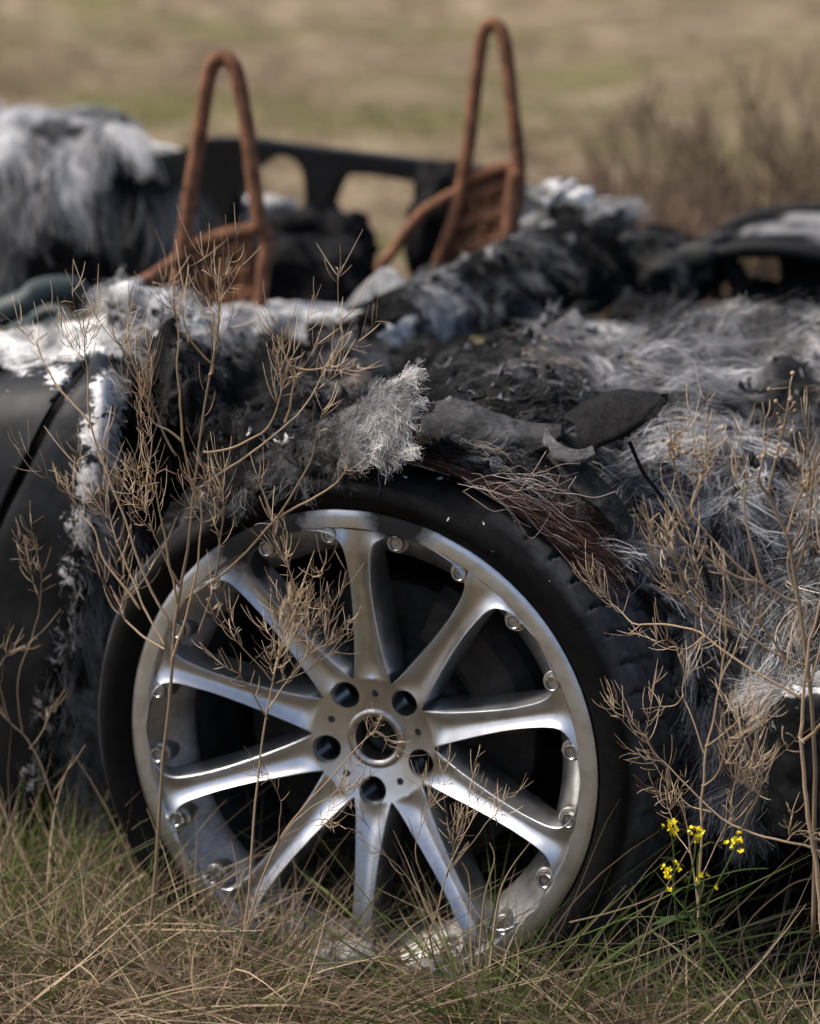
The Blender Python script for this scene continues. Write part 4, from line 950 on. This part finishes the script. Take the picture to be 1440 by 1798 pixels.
weed('bushy dry weed at the right, small round seed heads on its tallest tip', [
 [(1428, 1640), (1432, 1500), (1430, 1380), (1424, 1210), (1402, 1060), (1378, 940), (1352, 870), (1362, 800), (1384, 720), (1392, 668)],
 [(1414, 1230), (1330, 1182), (1270, 1140), (1220, 1106), (1160, 1095), (1112, 1094), (1088, 1072), (1062, 1046)],
 [(1418, 1168), (1370, 1150), (1300, 1110), (1225, 1080), (1165, 1015), (1142, 955)], [(1400, 1060), (1330, 1020), (1245, 945), (1205, 880), (1178, 800), (1182, 780)],
 [(1240, 940), (1215, 890), (1235, 830), (1250, 790)], [(1300, 1110), (1220, 1070), (1190, 1000), (1175, 940)], [(1345, 1040), (1320, 960), (1305, 890), (1312, 850)],
 [(1395, 1010), (1420, 920), (1428, 850), (1432, 790)], [(1378, 940), (1410, 860), (1440, 820)], [(1290, 1100), (1240, 1060), (1205, 1020)], [(1424, 1200), (1450, 1080), (1440, 960), (1425, 870)], [(1380, 1155), (1340, 1100), (1310, 1060)],
 [(1352, 870), (1330, 840), (1345, 790)], [(1240, 1118), (1200, 1140), (1168, 1120)], [(1325, 1020), (1270, 1000), (1210, 960)], [(1400, 1050), (1380, 990), (1400, 930)]],
 -.05, [(1, 34, .14), (2, 50, .35), (3, 30, .25), (4, 40, .6), (5, 50, .6), (6, 30, .6), (7, 60, .6), (8, 50, .6), (9, 30, .7), (10, 36, .5), (11, 20, .7), (12, 16, .6), (13, 20, .6), (14, 24, .7), (15, 14, .6), (1, 18, .6)], .0028, .019, 11, nk=1.0, k=.95, buds=[(0, 14, .2), (3, 10, .2), (4, 12, .5), (8, 12, .6), (12, 8, .5)])
weed('second upright stalk beside the charred block, bare lower down', [[(1448, 1660), (1432, 1520), (1414, 1380), (1408, 1240), (1420, 1150), (1445, 1020)], [(1412, 1300), (1450, 1260), (1480, 1230)]], -.06, [(0, 10, .2)], .0032, .019, 13)
weed('slender forked weed between the tyre and the charred block', [[(1226, 1640), (1230, 1480), (1236, 1330), (1252, 1260), (1268, 1170), (1276, 1110), (1272, 1010)], [(1236, 1325), (1214, 1250), (1198, 1210), (1204, 1160)], [(1238, 1310), (1290, 1270), (1330, 1236)], [(1232, 1380), (1262, 1350), (1280, 1290)], [(1275, 1340), (1300, 1300), (1318, 1262)], [(1200, 1220), (1185, 1235), (1160, 1240)]],
 -.12, [(0, 16, .4), (1, 16, .5), (3, 34, .5), (4, 40, .6), (5, 5, .3)], .0016, .020, 15)
weed('fallen weed stem arching left over the yellow flowers', [[(1450, 1500), (1400, 1482), (1340, 1470), (1270, 1440), (1215, 1390), (1180, 1355), (1150, 1325), (1130, 1290)], [(1250, 1428), (1210, 1415), (1180, 1380), (1172, 1345)], [(1300, 1455), (1330, 1400), (1340, 1340)], [(1280, 1440), (1290, 1380), (1300, 1350)], [(1215, 1418), (1185, 1412), (1172, 1390)], [(1380, 1478), (1400, 1460), (1440, 1465)]],
 -.06, [(0, 44, .22), (1, 10, .4), (2, 50, .6), (3, 44, .7), (4, 16, .7), (5, 30, .8)], .0016, .019, 17)
weed('thin dark weed leaning against the left body panel', [[(130, 1600), (118, 1500), (90, 1390), (55, 1310), (20, 1270), (-10, 1235)], [(52, 1315), (80, 1275), (92, 1240)], [(40, 1290), (30, 1200), (60, 1100), (74, 1020), (64, 965)], [(95, 1395), (120, 1350), (150, 1310)], [(20, 1270), (-5, 1190), (20, 1130)]],
 -.02, [(2, 34, .4), (1, 6, .5), (4, 26, .6), (0, 10, .3)], .0018, .019, 19, k=.8)
weed('short dry sprig leaning against the lower tyre tread', [[(1230, 1660), (1222, 1560), (1205, 1450), (1180, 1400)], [(1214, 1500), (1190, 1460), (1172, 1415)], [(1222, 1560), (1260, 1480), (1290, 1420)]], -.10, [(0, 10, .4), (1, 14, .5), (2, 12, .5)], .0012, .018, 21)

# ------------------------------------------------------------------ yellow flowers
fl = tag(empty('yellow_flower', at(1205, 1680, -.16)), 'small green plant with four yellow flower clusters beside the tyre', 'flower')
g = np.random.default_rng(31); ps = []; tips = []
for (x, y), (bx, by) in zip([(1177, 1452), (1223, 1463), (1294, 1477), (1178, 1531), (1236, 1548)], [(1190, 1640), (1195, 1640), (1215, 1640), (1192, 1650), (1205, 1650)]):
    P = path(at([bx, (bx * .6 + x * .4), (bx * .25 + x * .75) + 3, x], [by, by * .6 + y * .4, by * .25 + y * .75, y], [-.15, -.16, -.17, -.165]), 24)
    ps.append(tubes(P[None], np.linspace(.0011, .0006, 24)[None], 6, np.array([[.10, .13, .035]]), 3)); tips.append(P[-1])
for k in range(14):                                        # slim leaves
    b0 = at(1200 + g.normal(0, 12), 1640 - 120 * g.random(), -.155); d = nrm(np.array([g.normal(), g.normal() * .6, .5 * g.random()])); le = .02 + .025 * g.random()
    s = np.linspace(0, 1, 7)[:, None]; P = b0 + le * (s * d + np.array([0, 0, -.35]) * s * s)
    ps.append(tubes(P[None], (.0028 * np.sin(np.linspace(.15, math.pi, 7)))[None], 2, np.array([[.06, .10, .03]]) * g.uniform(.6, 1.3), k))
V, F, C = join(ps); link('stem', mesh_np(V, F, C), M['plant'], fl)
for ti, tp_ in enumerate(tips):
    ps = []
    for k in range(11 if ti < 4 else 4):
        c0 = tp_ + g.normal(0, 1, 3) * np.array([.0040, .004, .0042]); up_ = nrm(g.normal(0, .6, 3) + np.array([0, -.7, .6]))
        s1 = nrm(np.cross(up_, g.normal(size=3))); s2 = np.cross(up_, s1)
        for q in range(4):
            an = q * math.pi / 2; d = math.cos(an) * s1 + math.sin(an) * s2
            s = np.linspace(0, 1, 5)[:, None]; P = c0 + .0033 * (s * d + .45 * s * up_)
            ps.append(tubes(P[None], np.array([[.0003, .0010, .0015, .0014, .0005]]), 2, None, k * 4 + q))
    V, F, _ = join(ps); link('flower_head', mesh_np(V, F), M['petal'], fl)

# ------------------------------------------------------------------ grass
def blades(xy, H, g, K=7, lean=.5, droop=.5, rad=.0011, dirang=None):
    n = len(xy); x, y = xy[:, 0], xy[:, 1]; z = ground_z(x, y)
    an = g.random(n) * 2 * math.pi if dirang is None else dirang + g.normal(0, .7, n)
    D = np.stack([np.cos(an), np.sin(an), 0 * an], -1); le = H * (.45 + .8 * g.random(n))
    ln = lean * (.2 + 1.3 * g.random(n)); s = np.linspace(0, 1, K)[None, :, None]; dr = droop * g.random(n) * 1.6
    up = np.stack([0 * an, 0 * an, np.ones(n)], -1)
    P = np.stack([x, y, z - .004], -1)[:, None] + le[:, None, None] * (s * (ln[:, None, None] * D[:, None] * (1 + 1.1 * dr[:, None, None] * s) + up[:, None] * (1 - dr[:, None, None] * s * .9)))
    P = P + (le[:, None, None] * .07) * np.sin(s * 4 + g.random((n, 1, 3)) * 6) * s
    P[..., 2] = np.maximum(P[..., 2], z[:, None] + .003)
    R_ = rad * (.6 + .8 * g.random((n, 1))) * np.interp(np.linspace(0, 1, K), [0, .35, 1], [.8, 1, .12])[None]
    return P, R_
def dry_c(n, g, gfrac=.0):
    h = g.random((n, 1)); c = (1 - h) * np.array([[.09, .066, .042]]) + h * np.array([[.58, .45, .30]])
    gr = (g.random((n, 1)) < gfrac); h2 = g.random((n, 1))
    return np.where(gr, (1 - h2) * np.array([[.055, .09, .018]]) + h2 * np.array([[.17, .20, .06]]), c)
g = np.random.default_rng(41)
def near_xy(n, u0, u1, v0, v1):
    u = u0 + (u1 - u0) * g.random(n); v = v0 + (v1 - v0) * g.random(n)
    return (CW + u[:, None] * E1 + v[:, None] * AX)[:, :2], u, v
ps = []
xy, u, v = near_xy(26000, -.62, .85, -.80, .03)
dn = fbm(np.c_[xy, 0 * u], 7, 3, 3); keep = (g.random(len(u)) < sstep(.30, .6, dn) + .15) & (g.random(len(u)) < np.interp(u, [-.6, .2, .45, .85], [1, .8, .42, .42])) & ~((np.abs(u + .0) < .30) & (v > -.035))
xy, u, v = xy[keep], u[keep], v[keep]; n = len(u)
H = np.interp(u, [-.6, -.25, -.05, .1, .3, .5, .8], [.24, .24, .22, .11, .15, .17, .17]) * np.interp(v, [-.75, -.3, 0], [.55, .85, 1.0])
P, Rr = blades(xy, H, g, 8, .85, .95, .00125)
V, F, C = tubes(P, Rr, 2, dry_c(n, g, .045) * np.interp(u, [-.6, .3, .8], [1, 1, .9])[:, None], 5)
link('dry_grass', mesh_np(V, F, C), M['plant'], kind='stuff')
for (n0, u0, u1, v0, v1, hh, gf, sd_) in ((3200, -.36, .02, -.26, -.045, .20, .08, 51), (1100, .02, .34, -.22, -.045, .12, .25, 52), (900, .25, .6, -.2, .0, .16, .3, 53)):
    g2 = np.random.default_rng(sd_); u = u0 + (u1 - u0) * g2.random(n0); v = v0 + (v1 - v0) * g2.random(n0)
    P, Rr = blades((CW + u[:, None] * E1 + v[:, None] * AX)[:, :2], np.full(n0, hh), g2, 8, .9, .9, .0012); V, F, C = tubes(P, Rr, 2, dry_c(n0, g2, gf), sd_)
    link('dry_grass', mesh_np(V, F, C), M['plant'], kind='stuff')
# flat thatch on the soil
xy, u, v = near_xy(22000, -.7, .95, -.85, .06); P, Rr = blades(xy, np.full(len(u), .09), g, 6, 1.6, 1.2, .001)
V, F, C = tubes(P, Rr, 2, dry_c(len(u), g, .02) * .95, 6); link('dry_grass', mesh_np(V, F, C), M['plant'], kind='stuff')
# green grass at the left
xy, u, v = near_xy(2300, -.66, -.24, -.28, .10); P, Rr = blades(xy, np.full(len(u), .21), g, 8, .45, .5, .0011)
V, F, C = tubes(P, Rr, 2, dry_c(len(u), g, .8), 7); link('green_grass', mesh_np(V, F, C), M['plant'], kind='stuff')
def tuft(label, px, py, a, n, H, gf, lean=.8, droop=.8, name='grass_tuft', seed=1, rad=.0012, rbase=.018):
    gg = np.random.default_rng(seed); b0 = at(px, py, a); b0[2] = ground_z(b0[:1], b0[1:2])[0]
    an = gg.random(n) * 6.283; rr = rbase * gg.random(n) ** .5
    xy = np.stack([b0[0] + rr * np.cos(an), b0[1] + rr * np.sin(an)], -1)
    P, Rr = blades(xy, np.full(n, H), gg, 9, lean, droop, rad, None)
    V, F, C = tubes(P - b0, Rr, 2, dry_c(n, gg, gf), seed)
    o = link(name, mesh_np(V, F, C), M['plant']); o.location = b0
    return tag(o, label, 'grass', 'tufts of grass before the wheel')
tuft('big half-green grass tuft spraying out below the lowest right spokes', 850, 1735, -.10, 620, .26, .50, .95, .9, seed=3, rbase=.03, rad=.0014)
tuft('dry pale tuft arching right from below the rim at the left', 470, 1700, -.10, 260, .20, .08, .95, .9, seed=4, rbase=.03)
tuft('loose dry tuft under the yellow flowers', 1180, 1740, -.12, 240, .23, .45, .9, .8, seed=5, rbase=.05)
tuft('sparse green tuft at the lower right corner', 1390, 1720, -.10, 260, .24, .55, .7, .7, seed=6, rbase=.06)
tuft('upright green tuft at the foot of the left body panel', 70, 1560, .03, 160, .22, .92, .4, .5, seed=7, rbase=.04)
tuft('green blades at the tyre\'s left foot', 235, 1560, -.02, 90, .17, .9, .4, .5, seed=8, rbase=.03)
tuft('short bright green shoots in front of the hub', 640, 1790, -.13, 50, .08, .9, .4, .3, seed=9, rbase=.04)
# long arching stalks at the right
parts = []
for k, pts in enumerate([[(700, 1800), (900, 1690), (1080, 1620), (1200, 1560), (1290, 1530), (1350, 1525)], [(1020, 1760), (1050, 1640), (1150, 1610), (1290, 1650), (1370, 1720), (1390, 1790)], [(1080, 1800), (1150, 1600), (1220, 1470), (1250, 1400)], [(1240, 1690), (1225, 1520), (1245, 1480), (1270, 1490)], [(1330, 1790), (1300, 1650), (1380, 1560), (1440, 1540)], [(840, 1700), (850, 1580), (868, 1510), (860, 1480)], [(860, 1700), (880, 1560), (930, 1480)], [(1000, 1620), (1080, 1600), (1160, 1570), (1210, 1530)]]):
    P = path(at([p[0] for p in pts], [p[1] for p in pts], -.14 - .02 * k / 4), 30)
    parts.append(tubes(P[None], np.linspace(.0013, .0004, 30)[None], 3, dry_c(1, g, .3), k))
V, F, C = join(parts); tag(link('grass_stalks', mesh_np(V, F, C), M['plant']), 'few long arching grass stalks crossing low before the tyre', 'grass')
# meadow behind the wreck
n = 34000; yy = 4.9 + 11 * g.random(n) ** 1.5; xx = (g.random(n) - .5) * (2.4 + yy * .42); xy = np.c_[xx, yy]
d = fbm(np.c_[xy, 0 * yy], .9, 13, 3); keep = g.random(n) < sstep(.35, .6, d); xy = xy[keep]; d = d[keep]; n = len(xy)
P, Rr = blades(xy, np.full(n, .13), g, 4, .9, .6, .0022)
gm = fbm(np.c_[xy, 0 * xy[:, 0]], .55, 23, 3)
c = dry_c(n, g, 0); c = np.where((gm > .55)[:, None] & (g.random((n, 1)) < .5), np.array([[.17, .17, .06]]), c)
V, F, C = tubes(P, Rr, 2, c, 8); link('meadow_grass', mesh_np(V, F, C), M['plant'], kind='stuff')
# dead bushes behind, at the right
def bush_mesh(seed, H, n):
    gg = np.random.default_rng(seed); ps = []; cs = []
    an = gg.random(n) * 6.28; D = np.stack([np.cos(an), np.sin(an), 0 * an], -1); le = H * (.5 + .6 * gg.random(n)); s = np.linspace(0, 1, 7)[None, :, None]
    P = (.02 * D)[:, None] + le[:, None, None] * (s * (np.array([0, 0, 1.0]) + (.15 + .35 * gg.random((n, 1, 1))) * D[:, None] * s)) + .02 * np.sin(s * 5 + gg.random((n, 1, 3)) * 6) * s
    st = tubes(P, np.linspace(.0028, .0010, 7)[None] * np.ones((n, 1)), 4, tan_col(n, gg, .3), seed)
    for i in range(n):
        pt = pods(P[i], 90, H * .13, gg, 1.1, .75); cs.append(tubes(pt, np.full((90, 6), .0018), 2, tan_col(90, gg, .34) * np.array([[1, .92, .92]]), i))
    return join([st] + cs)
for k, (x, y, H, sdx) in enumerate([(.50, 5.6, .62, 1), (.78, 5.9, .72, 2), (.62, 6.6, .60, 3), (1.02, 6.2, .70, 1), (.36, 6.2, .40, 3), (.90, 5.3, .50, 2), (1.22, 5.7, .5, 3), (.30, 5.4, .30, 1), (.70, 5.2, .42, 2), (1.05, 5.2, .55, 1), (.48, 5.1, .36, 3), (.62, 5.9, .56, 1)]):
    key = ('bush', sdx)
    if key not in WORLD: WORLD[key] = mesh_np(*bush_mesh(200 + sdx, .65, 22))
    z = float(ground_z(np.array([x]), np.array([y]))[0]); Mx = Matrix.Translation((x, y, z)) @ Matrix.Rotation(k * 1.3, 4, 'Z') @ Matrix.Scale(H * .92 / .65, 4)
    o = tag(link('dead_bush', WORLD[key], M['plant']), 'blurred brown dead weed standing in the field behind the wreck', 'weed', 'dead weeds in the field behind'); o.matrix_basis = Mx
